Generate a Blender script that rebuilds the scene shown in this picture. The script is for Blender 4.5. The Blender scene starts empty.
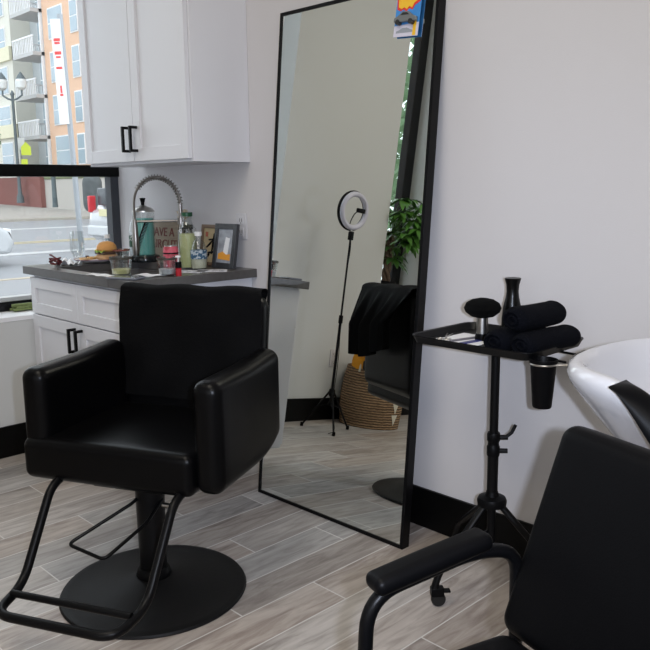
import bpy, bmesh, math, random
from mathutils import Vector, Matrix
random.seed(7)
C = bpy.context.scene.collection
S = bpy.context.scene
PI = math.pi

# ------------------------------------------------------------------ camera
CAM = Vector((3.6608, -2.1886, 1.264))
cr = Vector((0.6974, 0.7166, -0.0110)).normalized()
cf = Vector((-0.7071, 0.6855, -0.1735)).normalized()
cu = cr.cross(cf).normalized(); cr = cf.cross(cu).normalized()
cd = bpy.data.cameras.new('camera'); cam = bpy.data.objects.new('camera', cd); C.objects.link(cam)
cam.matrix_world = Matrix(((cr.x, cu.x, -cf.x, CAM.x), (cr.y, cu.y, -cf.y, CAM.y), (cr.z, cu.z, -cf.z, CAM.z), (0, 0, 0, 1)))
cd.sensor_width = 36; cd.lens = 775.93 / 650 * 36; cd.clip_start = .05; cd.clip_end = 500
S.camera = cam

# ------------------------------------------------------------------ world and light
w = bpy.data.worlds.new('sky'); S.world = w; w.use_nodes = True
wn = w.node_tree.nodes; wl = w.node_tree.links
bg = wn['Background']; bg.inputs[0].default_value = (.86, .93, 1, 1); bg.inputs[1].default_value = 2.5

def area(name, loc, target, sx, sy, power, col, spread=PI):
    l = bpy.data.lights.new(name, 'AREA'); l.shape = 'RECTANGLE'; l.size = sx; l.size_y = sy
    l.energy = power; l.color = col; l.spread = spread
    o = bpy.data.objects.new(name, l); C.objects.link(o); o.location = loc
    o.rotation_euler = (Vector(target) - Vector(loc)).to_track_quat('-Z', 'Y').to_euler()
    return o
# camera flash, held just right of the lens
fl = CAM + cr * .085 + cu * .01
area('flash', fl, fl + cf, .03, .03, 9, (.74, .82, 1), math.radians(84))
# ceiling lights of the salon and a cool fill lamp added behind the camera
area('ceiling_light_west', (2.2, -2.2, 3.72), (2.2, -2.2, 0), 1.6, 1.2, 45, (1, .925, .80))
area('ceiling_light_east', (4.8, -3.2, 3.72), (4.8, -3.2, 0), 1.6, 1.2, 48, (1, .925, .80))
area('added_cool_fill', (3.6, -5.5, 1.7), (3, 0, 1.0), 3.4, 2.2, 34, (.84, .92, 1))
S.view_settings.view_transform = 'Standard'; S.view_settings.look = 'None'
S.view_settings.gamma = 1; S.view_settings.use_curve_mapping = False
S.view_settings.exposure = 0.0

# ------------------------------------------------------------------ materials
MATS = {}
def mat(name, col, rough=.5, metal=0, var=0, vscale=8, bump=0, bscale=60, trans=0, ior=1.45, coat=0, emit=None, spec=.5, sheen=0, stretch=(1, 1, 1)):
    if name in MATS: return MATS[name]
    m = bpy.data.materials.new(name); m.use_nodes = True; n = m.node_tree.nodes; l = m.node_tree.links
    b = n['Principled BSDF']; b.inputs['Base Color'].default_value = (*col, 1); b.inputs['Roughness'].default_value = rough
    b.inputs['Metallic'].default_value = metal; b.inputs['Transmission Weight'].default_value = trans; b.inputs['IOR'].default_value = ior
    b.inputs['Coat Weight'].default_value = coat; b.inputs['Specular IOR Level'].default_value = spec
    b.inputs['Sheen Weight'].default_value = sheen
    tc = n.new('ShaderNodeTexCoord'); mp = n.new('ShaderNodeMapping'); mp.inputs['Scale'].default_value = stretch
    l.new(tc.outputs['Object'], mp.inputs[0])
    if var:
        t = n.new('ShaderNodeTexNoise'); t.inputs['Scale'].default_value = vscale; t.inputs['Detail'].default_value = 5
        l.new(mp.outputs[0], t.inputs[0])
        mx = n.new('ShaderNodeMix'); mx.data_type = 'RGBA'
        mx.inputs[6].default_value = (*[c * (1 - var) for c in col], 1); mx.inputs[7].default_value = (*[min(1, c * (1 + var)) for c in col], 1)
        l.new(t.outputs[0], mx.inputs[0]); l.new(mx.outputs[2], b.inputs['Base Color'])
    if bump:
        t = n.new('ShaderNodeTexNoise'); t.inputs['Scale'].default_value = bscale; t.inputs['Detail'].default_value = 4
        l.new(mp.outputs[0], t.inputs[0])
        bp = n.new('ShaderNodeBump'); bp.inputs['Strength'].default_value = bump; bp.inputs['Distance'].default_value = .01
        l.new(t.outputs[0], bp.inputs['Height']); l.new(bp.outputs[0], b.inputs['Normal'])
    if emit:
        b.inputs['Emission Color'].default_value = (*emit[0], 1); b.inputs['Emission Strength'].default_value = emit[1]
    MATS[name] = m; return m

def clear_mat(name, tint=(1, 1, 1), gloss=.08, rough=.02):
    if name in MATS: return MATS[name]
    m = bpy.data.materials.new(name); m.use_nodes = True; n = m.node_tree.nodes; l = m.node_tree.links
    n.remove(n['Principled BSDF']); out = n['Material Output']
    t = n.new('ShaderNodeBsdfTransparent'); t.inputs[0].default_value = (*tint, 1)
    g = n.new('ShaderNodeBsdfGlossy'); g.inputs['Roughness'].default_value = rough
    f = n.new('ShaderNodeLayerWeight'); f.inputs[0].default_value = .35
    mt = n.new('ShaderNodeMath'); mt.operation = 'MULTIPLY_ADD'; mt.inputs[1].default_value = .35; mt.inputs[2].default_value = gloss
    l.new(f.outputs['Facing'], mt.inputs[0])
    x = n.new('ShaderNodeMixShader'); l.new(mt.outputs[0], x.inputs[0]); l.new(t.outputs[0], x.inputs[1]); l.new(g.outputs[0], x.inputs[2])
    l.new(x.outputs[0], out.inputs[0]); MATS[name] = m; return m
def pane_mat():
    m = bpy.data.materials.new('window glass'); m.use_nodes = True; n = m.node_tree.nodes; l = m.node_tree.links
    n.remove(n['Principled BSDF']); out = n['Material Output']
    t = n.new('ShaderNodeBsdfTransparent'); t.inputs[0].default_value = (.97, .98, .98, 1)
    g = n.new('ShaderNodeBsdfGlossy'); g.inputs['Roughness'].default_value = .02
    x = n.new('ShaderNodeMixShader'); x.inputs[0].default_value = .05
    l.new(t.outputs[0], x.inputs[1]); l.new(g.outputs[0], x.inputs[2]); l.new(x.outputs[0], out.inputs[0]); return m

def floor_mat():
    m = bpy.data.materials.new('wood look plank tile'); m.use_nodes = True; n = m.node_tree.nodes; l = m.node_tree.links
    b = n['Principled BSDF']; tc = n.new('ShaderNodeTexCoord'); sp = n.new('ShaderNodeSeparateXYZ'); l.new(tc.outputs['Object'], sp.inputs[0])
    def M(op, a, c=None, d=None):
        k = n.new('ShaderNodeMath'); k.operation = op
        for i, v in enumerate((a, c, d)):
            if v is None: continue
            if isinstance(v, (int, float)): k.inputs[i].default_value = v
            else: l.new(v, k.inputs[i])
        return k.outputs[0]
    W, L = .1495, .875
    xs = M('DIVIDE', M('SUBTRACT', sp.outputs[0], 1.195), W); row = M('FLOOR', xs); fx = M('FRACT', xs)
    # joints: y = -.300 + row*L/3 (mod L)
    ys = M('DIVIDE', M('SUBTRACT', sp.outputs[1], M('MULTIPLY_ADD', row, L / 3, -.298)), L)
    col = M('FLOOR', ys); fy = M('FRACT', ys)
    gx = M('MINIMUM', fx, M('SUBTRACT', 1, fx)); gy = M('MINIMUM', fy, M('SUBTRACT', 1, fy))
    gr = M('MINIMUM', M('MULTIPLY', gx, W), M('MULTIPLY', gy, L))
    mask = n.new('ShaderNodeMapRange'); mask.inputs[1].default_value = .0016; mask.inputs[2].default_value = .0030; l.new(gr, mask.inputs[0])
    cv = n.new('ShaderNodeCombineXYZ'); l.new(row, cv.inputs[0]); l.new(col, cv.inputs[1])
    wn_ = n.new('ShaderNodeTexWhiteNoise'); wn_.noise_dimensions = '3D'; l.new(cv.outputs[0], wn_.inputs[0])
    # grain, stretched along the plank and shifted per plank
    ad = n.new('ShaderNodeVectorMath'); ad.operation = 'MULTIPLY_ADD'; l.new(wn_.outputs['Color'], ad.inputs[0]); ad.inputs[1].default_value = (7, 7, 7); l.new(tc.outputs['Object'], ad.inputs[2])
    mp = n.new('ShaderNodeMapping'); mp.inputs['Scale'].default_value = (1, .13, 1); l.new(ad.outputs[0], mp.inputs[0])
    t1 = n.new('ShaderNodeTexNoise'); t1.inputs['Scale'].default_value = 34; t1.inputs['Detail'].default_value = 8; t1.inputs['Roughness'].default_value = .62; t1.inputs['Distortion'].default_value = .9; l.new(mp.outputs[0], t1.inputs[0])
    t2 = n.new('ShaderNodeTexNoise'); t2.inputs['Scale'].default_value = 5; t2.inputs['Detail'].default_value = 3; l.new(mp.outputs[0], t2.inputs[0])
    mix = M('ADD', M('MULTIPLY', t1.outputs[0], .62), M('MULTIPLY', t2.outputs[0], .38))
    cr_ = n.new('ShaderNodeValToRGB'); l.new(mix, cr_.inputs[0]); e = cr_.color_ramp.elements
    e[0].position = .30; e[0].color = (.140, .116, .100, 1); e[1].position = .66; e[1].color = (.52, .47, .435, 1)
    k = e.new(.43); k.color = (.285, .245, .222, 1); k = e.new(.53); k.color = (.40, .358, .328, 1)
    tone = n.new('ShaderNodeHueSaturation'); l.new(cr_.outputs[0], tone.inputs['Color'])
    l.new(M('MULTIPLY_ADD', wn_.outputs['Value'], .34, .84), tone.inputs['Value']); 
    sx = n.new('ShaderNodeSeparateColor'); l.new(wn_.outputs['Color'], sx.inputs[0]); l.new(M('MULTIPLY_ADD', sx.outputs[1], .9, .35), tone.inputs['Saturation'])
    mx = n.new('ShaderNodeMix'); mx.data_type = 'RGBA'; l.new(mask.outputs[0], mx.inputs[0]); mx.inputs[6].default_value = (.62, .60, .58, 1); l.new(tone.outputs[0], mx.inputs[7])
    l.new(mx.outputs[2], b.inputs['Base Color'])
    b.inputs['Roughness'].default_value = .36
    bp = n.new('ShaderNodeBump'); bp.inputs['Strength'].default_value = .25; bp.inputs['Distance'].default_value = .002; l.new(M('ADD', mask.outputs[0], M('MULTIPLY', t1.outputs[0], .3)), bp.inputs['Height']); l.new(bp.outputs[0], b.inputs['Normal'])
    return m

WALL = mat('painted wall', (.585, .567, .572), .7, bump=.05, bscale=220)
WALLW = mat('west wall paint', (.585, .595, .59), .7, bump=.05, bscale=220)
CEIL = mat('ceiling paint', (.75, .75, .74), .8)
BLKTRIM = mat('black baseboard paint', (.0025, .0025, .0025), .4, spec=.15)
CAB = mat('white cabinet paint', (.68, .68, .71), .38)
SILLW = mat('white sill paint', (.80, .80, .82), .5)
METB = mat('matte black metal', (.003, .003, .0035), .36, spec=.18)
WINF = mat('black window frame', (.006, .0065, .008), .45, spec=.3)
WINF2 = mat('dark grey jamb frame', (.045, .048, .056), .45, spec=.3)
LEATH = mat('black vinyl', (.0018, .0018, .0021), .30, bump=.05, bscale=320, spec=.16)
LEATH2 = mat('black satin vinyl', (.003, .003, .0034), .42, bump=.05, bscale=320, spec=.07)
PLB = mat('black plastic', (.0025, .0025, .003), .42, spec=.12)
RUB = mat('base disc enamel', (.0055, .0055, .006), .5, bump=.04, bscale=90, spec=.2)
CLOTH = mat('black cape cloth', (.0018, .0018, .0021), .8, bump=.15, bscale=120, spec=.10)
CAPE = mat('charcoal cape cloth', (.010, .012, .016), .65, bump=.1, bscale=90)
TOWEL = mat('black terry towel', (.0022, .0026, .0048), .95, bump=.6, bscale=260, spec=.1)
CHROME = mat('brushed steel', (.55, .53, .50), .28, 1, bump=.0)
NICK = mat('brushed nickel', (.33, .31, .29), .32, 1)
STEEL = mat('sink steel', (.20, .19, .18), .5, .6)
WHITEP = mat('white plastic', (.8, .8, .8), .4)
GREYSTONE = mat('grey quartz', (.085, .08, .078), .3, var=.25, vscale=60)
CERAM = mat('white glazed ceramic', (.60, .60, .63), .08, coat=.6)
SILVER = mat('mirror silver', (.83, .86, .84), .0, 1)
PAPERW = mat('white paper', (.82, .82, .84), .7)
CLEAR = clear_mat('clear plastic', (.93, .95, .95), .06)
GLASS = clear_mat('clear glass', (.90, .92, .92), .10)
PANE = pane_mat()

# ------------------------------------------------------------------ mesh helpers
def obj(name, bm, m, parent=None, smooth=True, angle=40, bev=0, loc=None):
    me = bpy.data.meshes.new(name)
    bmesh.ops.recalc_face_normals(bm, faces=bm.faces)
    if smooth:
        for f in bm.faces: f.smooth = True
        for e in bm.edges:
            if len(e.link_faces) == 2 and e.calc_face_angle(0) > math.radians(angle): e.smooth = False
    bm.to_mesh(me); bm.free()
    o = bpy.data.objects.new(name, me); C.objects.link(o)
    for x in (m if isinstance(m, (list, tuple)) else [m]): me.materials.append(x)
    if parent: o.parent = parent
    if loc: o.location = loc
    if bev:
        md = o.modifiers.new('bevel', 'BEVEL'); md.width = bev; md.segments = 3; md.limit_method = 'ANGLE'; md.angle_limit = math.radians(40)
        md.harden_normals = False
    return o
def thing(name, label, cat, loc=(0, 0, 0), rotz=0, group=None):
    o = bpy.data.objects.new(name, None); C.objects.link(o); o.empty_display_size = .05
    o.location = loc; o.rotation_euler = (0, 0, rotz); o['label'] = label; o['category'] = cat
    if group: o['group'] = group
    return o
def tag(o, label, cat, group=None, kind=None):
    if label: o['label'] = label
    if cat: o['category'] = cat
    if group: o['group'] = group
    if kind: o['kind'] = kind
    return o
def struct(name, bm, m, parent=None, label=None, **k):
    o = obj(name, bm, m, parent, **k)
    if not parent: o['kind'] = 'structure'
    if label: o['label'] = label
    return o
def B(): return bmesh.new()
def box(bm, x0, x1, y0, y1, z0, z1, M=None, mi=0):
    vs = [bm.verts.new((x, y, z)) for x in (x0, x1) for y in (y0, y1) for z in (z0, z1)]
    if M is not None:
        for v in vs: v.co = M @ v.co
    fs = []
    for f in ((0, 1, 3, 2), (4, 6, 7, 5), (0, 4, 5, 1), (2, 3, 7, 6), (0, 2, 6, 4), (1, 5, 7, 3)):
        k = bm.faces.new([vs[i] for i in f]); k.material_index = mi; fs.append(k)
    return vs
def bx(*a, **k):
    bm = B(); box(bm, *a, **k); return bm
def pad(hx, hy, hz, r, n=10, bulge=(0, 0, 0), c=(0, 0, 0), bm=None, M=None):
    """rounded cushion: half sizes, corner radius, bulge per axis"""
    bm = bm or B(); start = len(bm.verts); H = Vector((hx, hy, hz)); cache = {}
    def coords(h): # denser near the corners
        k = max(2, n // 2); rr = min(r, h * .98); a = [-h + rr * (1 - math.cos(i / k * PI / 2)) for i in range(k + 1)]
        return a[:-1] + [(-h + rr) + (2 * h - 2 * rr) * i / n for i in range(n + 1)] + [-v for v in reversed(a[:-1])]
    G = [coords(h) for h in H]
    def vert(q):
        key = tuple(round(x, 6) for x in q)
        if key in cache: return cache[key]
        q = Vector(q); rr = min(r, min(H) * .98)
        inner = Vector([max(-(H[i] - rr), min(H[i] - rr, q[i])) for i in range(3)]); d = q - inner
        p = inner + d.normalized() * rr if d.length > 1e-9 else q.copy()
        for i in range(3):
            if bulge[i]:
                j, k = (i + 1) % 3, (i + 2) % 3
                p[i] += bulge[i] * (p[i] / H[i]) * max(0, 1 - (q[j] / H[j]) ** 2) * max(0, 1 - (q[k] / H[k]) ** 2)
        p += Vector(c)
        if M is not None: p = M @ p
        v = bm.verts.new(p); cache[key] = v; return v
    for ax in range(3):
        a, b_ = (ax + 1) % 3, (ax + 2) % 3
        for s in (-1, 1):
            for i in range(len(G[a]) - 1):
                for j in range(len(G[b_]) - 1):
                    q = []
                    for di, dj in ((0, 0), (1, 0), (1, 1), (0, 1)):
                        t = [0, 0, 0]; t[ax] = s * H[ax]; t[a] = G[a][i + di]; t[b_] = G[b_][j + dj]; q.append(vert(t))
                    if len(set(q)) == 4:
                        try: bm.faces.new(q if s > 0 else q[::-1])
                        except ValueError: pass
    return bm
def lathe(prof, n=32, bm=None, c=(0, 0, 0), M=None, close=True):
    bm = bm or B(); rings = []
    for r, z in prof:
        if r < 1e-6: rings.append([bm.verts.new((c[0], c[1], c[2] + z))])
        else: rings.append([bm.verts.new((c[0] + r * math.cos(2 * PI * i / n), c[1] + r * math.sin(2 * PI * i / n), c[2] + z)) for i in range(n)])
    if M is not None:
        for R_ in rings:
            for v in R_: v.co = M @ v.co
    for A, D in zip(rings, rings[1:]):
        for i in range(n):
            j = (i + 1) % n
            if len(A) == 1 and len(D) == 1: continue
            if len(A) == 1: bm.faces.new((A[0], D[i], D[j]))
            elif len(D) == 1: bm.faces.new((A[i], A[j], D[0]))
            else: bm.faces.new((A[i], A[j], D[j], D[i]))
    if close:
        for R_ in (rings[0], rings[-1]):
            if len(R_) > 2: bm.faces.new(R_)
    return bm
def smooth_path(pts, r=.03, n=6, closed=False):
    """round the corners of a polyline"""
    P = [Vector(p) for p in pts]; out = []
    N = len(P)
    for i, p in enumerate(P):
        if not closed and i in (0, N - 1): out.append(p); continue
        a = P[i - 1]; b = P[(i + 1) % N]; d1 = (a - p); d2 = (b - p); k = min(r, d1.length * .48, d2.length * .48)
        s = p + d1.normalized() * k; e = p + d2.normalized() * k
        for j in range(n + 1):
            t = j / n; out.append(s * (1 - t) ** 2 + p * 2 * t * (1 - t) + e * t * t)
    return out
def tube(pts, r, n=12, bm=None, closed=False, sx=1, sy=1):
    bm = bm or B(); P = [Vector(p) for p in pts]; N = len(P); rings = []
    up = Vector((0, 0, 1)); prev = None
    for i, p in enumerate(P):
        if closed: t = (P[(i + 1) % N] - P[i - 1]).normalized()
        elif i == 0: t = (P[1] - P[0]).normalized()
        elif i == N - 1: t = (P[-1] - P[-2]).normalized()
        else: t = ((P[i + 1] - p).normalized() + (p - P[i - 1]).normalized()).normalized()
        if prev is None:
            a = t.cross(up if abs(t.z) < .9 else Vector((1, 0, 0))).normalized()
        else:
            a = (prev - t * prev.dot(t)).normalized()
        prev = a; b_ = t.cross(a); rr = r[i] if isinstance(r, (list, tuple)) else r
        rings.append([bm.verts.new(p + a * rr * sx * math.cos(2 * PI * k / n) + b_ * rr * sy * math.sin(2 * PI * k / n)) for k in range(n)])
    for i in range(N if closed else N - 1):
        A = rings[i]; D = rings[(i + 1) % N]
        for k in range(n):
            j = (k + 1) % n; bm.faces.new((A[k], A[j], D[j], D[k]))
    if not closed:
        bm.faces.new(rings[0][::-1]); bm.faces.new(rings[-1])
    return bm
def prism(poly, y0, y1, bm=None, M=None, mi=0):
    """poly in (x,z), extruded along y"""
    bm = bm or B(); A = [bm.verts.new((x, y0, z)) for x, z in poly]; D = [bm.verts.new((x, y1, z)) for x, z in poly]
    if M is not None:
        for v in A + D: v.co = M @ v.co
    n = len(poly); fs = [bm.faces.new(A), bm.faces.new(D[::-1])]
    for i in range(n): fs.append(bm.faces.new((A[i], D[i], D[(i + 1) % n], A[(i + 1) % n])))
    for f in fs: f.material_index = mi
    return bm
def sheet(fn, nu, nv, th=0):
    """grid surface from fn(u,v); th gives it thickness along the normal"""
    bm = B(); V = [[bm.verts.new(fn(i / nu, j / nv)) for j in range(nv + 1)] for i in range(nu + 1)]
    for i in range(nu):
        for j in range(nv): bm.faces.new((V[i][j], V[i + 1][j], V[i + 1][j + 1], V[i][j + 1]))
    if th:
        bm.normal_update(); bmesh.ops.solidify(bm, geom=bm.faces[:], thickness=th)
    return bm
def text(name, s, size, m, parent, M, depth=.001, sx=1):
    cu_ = bpy.data.curves.new(name, 'FONT'); cu_.body = s; cu_.size = size; cu_.extrude = depth; cu_.align_x = 'CENTER'; cu_.align_y = 'CENTER'
    tmp = bpy.data.objects.new('tmp', cu_); C.objects.link(tmp); bpy.context.view_layer.update()
    me = bpy.data.meshes.new_from_object(tmp.evaluated_get(bpy.context.evaluated_depsgraph_get()))
    bpy.data.objects.remove(tmp); me.transform(M @ Matrix.Diagonal((sx, 1, 1, 1))); me.materials.clear(); me.materials.append(m)
    o = bpy.data.objects.new(name, me); C.objects.link(o); o.parent = parent; return o
def T(x, y, z): return Matrix.Translation((x, y, z))
def Rx(a): return Matrix.Rotation(a, 4, 'X')
def Ry(a): return Matrix.Rotation(a, 4, 'Y')
def Rz(a): return Matrix.Rotation(a, 4, 'Z')

# ================================================================== ROOM
RX, RY, RZ = 6.6, -5.6, 3.75
struct('floor', bx(-.0, RX, RY, 0, -.08, 0), floor_mat(), smooth=False)
struct('ceiling', bx(-.3, RX, RY, .1, RZ, RZ + .1), CEIL, smooth=False)
struct('wall_north', bx(-.30, RX, 0, .12, -.15, RZ), WALL, smooth=False)
struct('wall_east', bx(RX, RX + .1, RY, .12, -.15, RZ), WALL, smooth=False)
struct('wall_south', bx(-.3, RX, RY - .1, RY, -.15, RZ), WALL, smooth=False)
SZ = .676       # sill height
W1 = (-1.285, 0); W2 = (-2.85, -2.375)
bm = B()
box(bm, -.27, 0, RY, W2[0], -.15, RZ); box(bm, -.27, 0, W2[1], W1[0], -.15, RZ)
box(bm, -.27, 0, W1[0], 0, -.15, SZ - .02); box(bm, -.27, 0, W2[0], W2[1], -.15, SZ - .02)
box(bm, -.27, 0, W1[0], 0, 3.6, RZ); box(bm, -.27, 0, W2[0], W2[1], 3.6, RZ)
struct('wall_west', bm, WALLW, smooth=False)
struct('trim_1', bx(-.20, .003, W1[0], 0, SZ - .02, SZ), SILLW, smooth=False)
struct('trim_2', bx(-.20, .003, W2[0], W2[1], SZ - .02, SZ), SILLW, smooth=False)
bh = .152
struct('baseboard_north', bx(.98, RX, -.014, 0, 0, bh), BLKTRIM, bev=.003)
struct('baseboard_west', bx(0, .014, RY, -.62, 0, bh), BLKTRIM, bev=.003)

def window(idx, y0, y1, rail):
    t = thing('window_%d' % idx, None, None); del t['label']; del t['category']; t['kind'] = 'structure'
    bm = B()
    box(bm, -.26, -.20, y1 - .048, y1, SZ, 3.6); box(bm, -.26, -.20, y0, y0 + .048, SZ, 3.6)
    box(bm, -.26, -.20, y0, y1, 3.56, 3.6); 
    obj('window_frame', bm, WINF2 if idx == 1 else WINF, t, smooth=False)
    bm = B(); box(bm, -.255, -.195, y0, y1, SZ, SZ + .048); obj('bottom_rail', bm, WINF, t, bev=.002)
    bm = B(); box(bm, -.25, -.19, y0 + .03, y1 - .03, SZ + .048, SZ + .07); obj('glazing_strip', bm, mat('aluminium', (.5, .5, .5), .4, .6), t, bev=.002)
    if rail: bm = B(); box(bm, -.262, -.185, y0, y1, 1.338, 1.398); obj('crossbar', bm, BLKTRIM, t, bev=.003)
    bm = B(); box(bm, -.236, -.230, y0 + .04, y1 - .04, SZ + .05, 3.56); obj('glass', bm, PANE, t, smooth=False)
    return t
window(1, W1[0], W1[1], True)
t = window(2, W2[0], W2[1], False)
obj('mullion', bx(-.262, -.195, -2.848, -2.745, SZ, 3.6), WINF, t, bev=.004)

# ================================================================== OUTSIDE
GZ = -.15
ASPH = mat('asphalt', (.26, .265, .275), .9, var=.12, vscale=3); CONC = mat('concrete walk', (.36, .34, .31), .9, var=.08, vscale=2)
KERB = mat('kerb stone', (.42, .39, .34), .9, var=.1, vscale=3); RPW = mat('road paint white', (.45, .45, .45), .8); RPY = mat('road paint yellow', (.42, .36, .24), .8)
struct('road', bx(-120, -8.9, -60, 120, GZ - .1, GZ), ASPH, smooth=False)
struct('near_sidewalk', bx(-8.72, -.27, -60, 60, GZ - .1, GZ + .02), mat('grey walk', (.27, .27, .275), .9, var=.1), smooth=False)
struct('near_kerb', bx(-8.9, -8.72, -60, 60, GZ - .1, GZ + .03), mat('pale kerb', (.42, .36, .28), .9), smooth=False)
bm = B(); A = [bm.verts.new(v) for v in ((-34.2, -30, -.02), (-34.2, 34, -.02), (-44, 34, .66), (-62, 19.9, .72), (-62, -30, .72))]
D = [bm.verts.new((v.co.x, v.co.y, -.5)) for v in A]; bm.faces.new(A); bm.faces.new(D)
for i in range(5): bm.faces.new((A[i], A[(i + 1) % 5], D[(i + 1) % 5], D[i]))
struct('far_sidewalk', bm, CONC, smooth=False)
struct('far_ground', bx(-160, -34.3, -80, 160, -.9, -.3), ASPH, smooth=False)
struct('far_kerb', bx(-34.2, -33.6, -60, 60, GZ - .05, GZ + .12), KERB, smooth=False)
bm = B(); box(bm, -26.1, -25.4, -20, 13.4, GZ, GZ + .012); tag(obj('road_line', bm, RPW, smooth=False), 'white line painted on the far side of the road', 'road marking')
bm = B(); box(bm, -14.3, -13.72, -20, 7.6, GZ, GZ + .012); tag(obj('road_line', bm, RPW, smooth=False), 'white line painted on the near side of the road', 'road marking')
for a, lab in ((-17.6, 'nearer pale yellow centre line painted on the road'), (-18.1, 'farther pale yellow centre line painted on the road')):
    bm = B(); box(bm, a - .12, a + .12, -20, 30, GZ, GZ + .012); tag(obj('road_line', bm, RPY, smooth=False), lab, 'road marking')

# apartment building across the junction, facade along y = 21
PEACH = mat('peach brick facade', (.72, .47, .32), .9, var=.06, vscale=3); CREAM = mat('cream facade', (.68, .66, .58), .9); GLB = mat('blue grey window glass', (.34, .42, .47), .2)
WHT = mat('white frames', (.80, .80, .80), .6); GRYW = mat('grey bay wall', (.46, .49, .50), .9); PALEY = mat('pale yellow panel', (.72, .68, .50), .9)
bld = thing('apartment_building', 'peach apartment block with white balconies across the junction', 'building', (-46, 21, GZ))
FY = 21
def lx(x): return x + 46
bm = B(); box(bm, lx(-45.5), lx(-25), 0, 12, 0, 24); obj('peach_wall', bm, PEACH, bld, smooth=False)
bm = B(); box(bm, lx(-50.9), lx(-45.5), 1.6, 12, 0, 24); obj('bay_wall', bm, GRYW, bld, smooth=False)
bm = B(); box(bm, lx(-60), lx(-50.9), .2, 12, 0, 24); obj('cream_wall', bm, CREAM, bld, smooth=False)
FLZ = [3.25, 7.5 - 1.5, 8.15 + .0, 10.95, 13.6, 16.3]
LV = [.45, 3.05, 5.75, 8.45, 11.1, 13.8, 16.5, 19.2]
wp = []
def bwin(x0, x1, z0, z1, y=0.0, par=bld):
    f = B(); z0 -= GZ; z1 -= GZ
    box(f, lx(x0) - .08, lx(x1) + .08, y - .06, y + .06, z0 - .08, z1 + .08)
    o = obj('window', f, WHT, par, smooth=False)
    g = B(); mz = (z0 + z1) / 2
    box(g, lx(x0), lx(x1), y - .09, y - .05, z0, mz - .04); box(g, lx(x0), lx(x1), y - .08, y - .04, mz + .04, z1)
    obj('pane', g, GLB, o, smooth=False)
for z in (2.2, 4.75, 7.35 - 1.9 + 0, 8.06, 10.65, 13.3, 16):
    pass
for zb in (.5, 2.95, 5.45, 8.06, 10.64, 13.2, 15.8):
    bwin(-44.6, -42.8, zb, zb + 1.7); bwin(-41.7, -40.9, zb, zb + 1.7); bwin(-39.6, -37.8, zb, zb + 1.7)
    bwin(-47.2, -46.0, zb - .2, zb + 1.9, 1.6); bwin(-49.6, -48.2, zb - .5, zb + 1.9, 1.6)
    bwin(-53.6, -51.8, zb, zb + 1.7, .2)
for zb in (4.6, 7.15, 9.75, 12.35, 14.95):
    zb += -GZ
    x0 = lx(-48.7); x1 = lx(-45.6)
    o = obj('balcony', bx(x0, x1, -.7, 1.6, zb, zb + .22), mat('balcony concrete', (.50, .49, .48), .9), bld, smooth=False)
    r = B()
    for k in range(13): x = x0 + .04 + k * .24; box(r, x, x + .08, -.68, -.64, zb + .2, zb + 1.15)
    for k in range(7): y = -.68 + k * .3; box(r, x0, x0 + .05, y, y + .07, zb + .2, zb + 1.15)
    box(r, x0, x1, -.7, -.62, zb + 1.12, zb + 1.22); box(r, x0, x0 + .08, -.62, 1.6, zb + 1.12, zb + 1.22)
    obj('balcony_railing', r, WHT, o, smooth=False)
bm = B(); box(bm, lx(-45.75), lx(-45.6), -.15, .05, 0, 24); obj('downpipe', bm, WHT, bld, smooth=False)
# low storey band
for z in (5.15, 10.3): obj('yellow_panel', bx(lx(-58), lx(-50.9), .0, .3, z, z + .9), PALEY, bld, smooth=False)

def leaf_cloud(name, label, cat, loc, rx, rz, col, n=900, ls=.25, trunk=(.15, 2.5), seed=1, group=None):
    rnd = random.Random(seed); t = thing(name, label, cat, loc, 0, group)
    tr = lathe([(trunk[0] * 1.3, 0), (trunk[0], trunk[1] * .4), (trunk[0] * .6, trunk[1] + rz * .9)], 8)
    obj('trunk', tr, mat('bark', (.10, .075, .05), .9), t)
    bm = B()
    for _ in range(n):
        while True:
            p = Vector((rnd.uniform(-1, 1), rnd.uniform(-1, 1), rnd.uniform(-1, 1)))
            if p.length < 1 and p.length > .25: break
        p = Vector((p.x * rx, p.y * rx, p.z * rz + trunk[1] + rz)); a = Vector((rnd.uniform(-1, 1), rnd.uniform(-1, 1), rnd.uniform(-1, 1))).normalized(); b_ = a.orthogonal().normalized()
        v = [bm.verts.new(p + q) for q in (a * ls, b_ * ls * .5, -a * ls, -b_ * ls * .5)]; bm.faces.new(v)
    obj('foliage', bm, mat('tree leaves ' + str(col), col, .7, var=.4, vscale=.8), t, smooth=False)
    return t
leaf_cloud('street_tree', 'leafy green street tree left of the lamp post', 'tree', (-48.0, 17.2, .6), 1.45, 2.6, (.24, .33, .17), 4000, .15, (.14, 1.6), 3)
for k, (x, y) in enumerate(((-15, -19.2), (-20, -25), (-11, -15.2), (-26, -31))):
    leaf_cloud('street_tree', ['leafy green tree outside, reflected at the right edge of the mirror', 'tall leafy tree outside, second from the mirror reflection edge', 'broad leafy tree outside, reflected high in the mirror', 'distant leafy tree outside, reflected low in the mirror'][k], 'tree', (x, y, GZ), 2.8, 3.4, (.20, .32, .17), 750, .28, (.16, 3.2), 9 + k, 'trees seen in the mirror')

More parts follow.
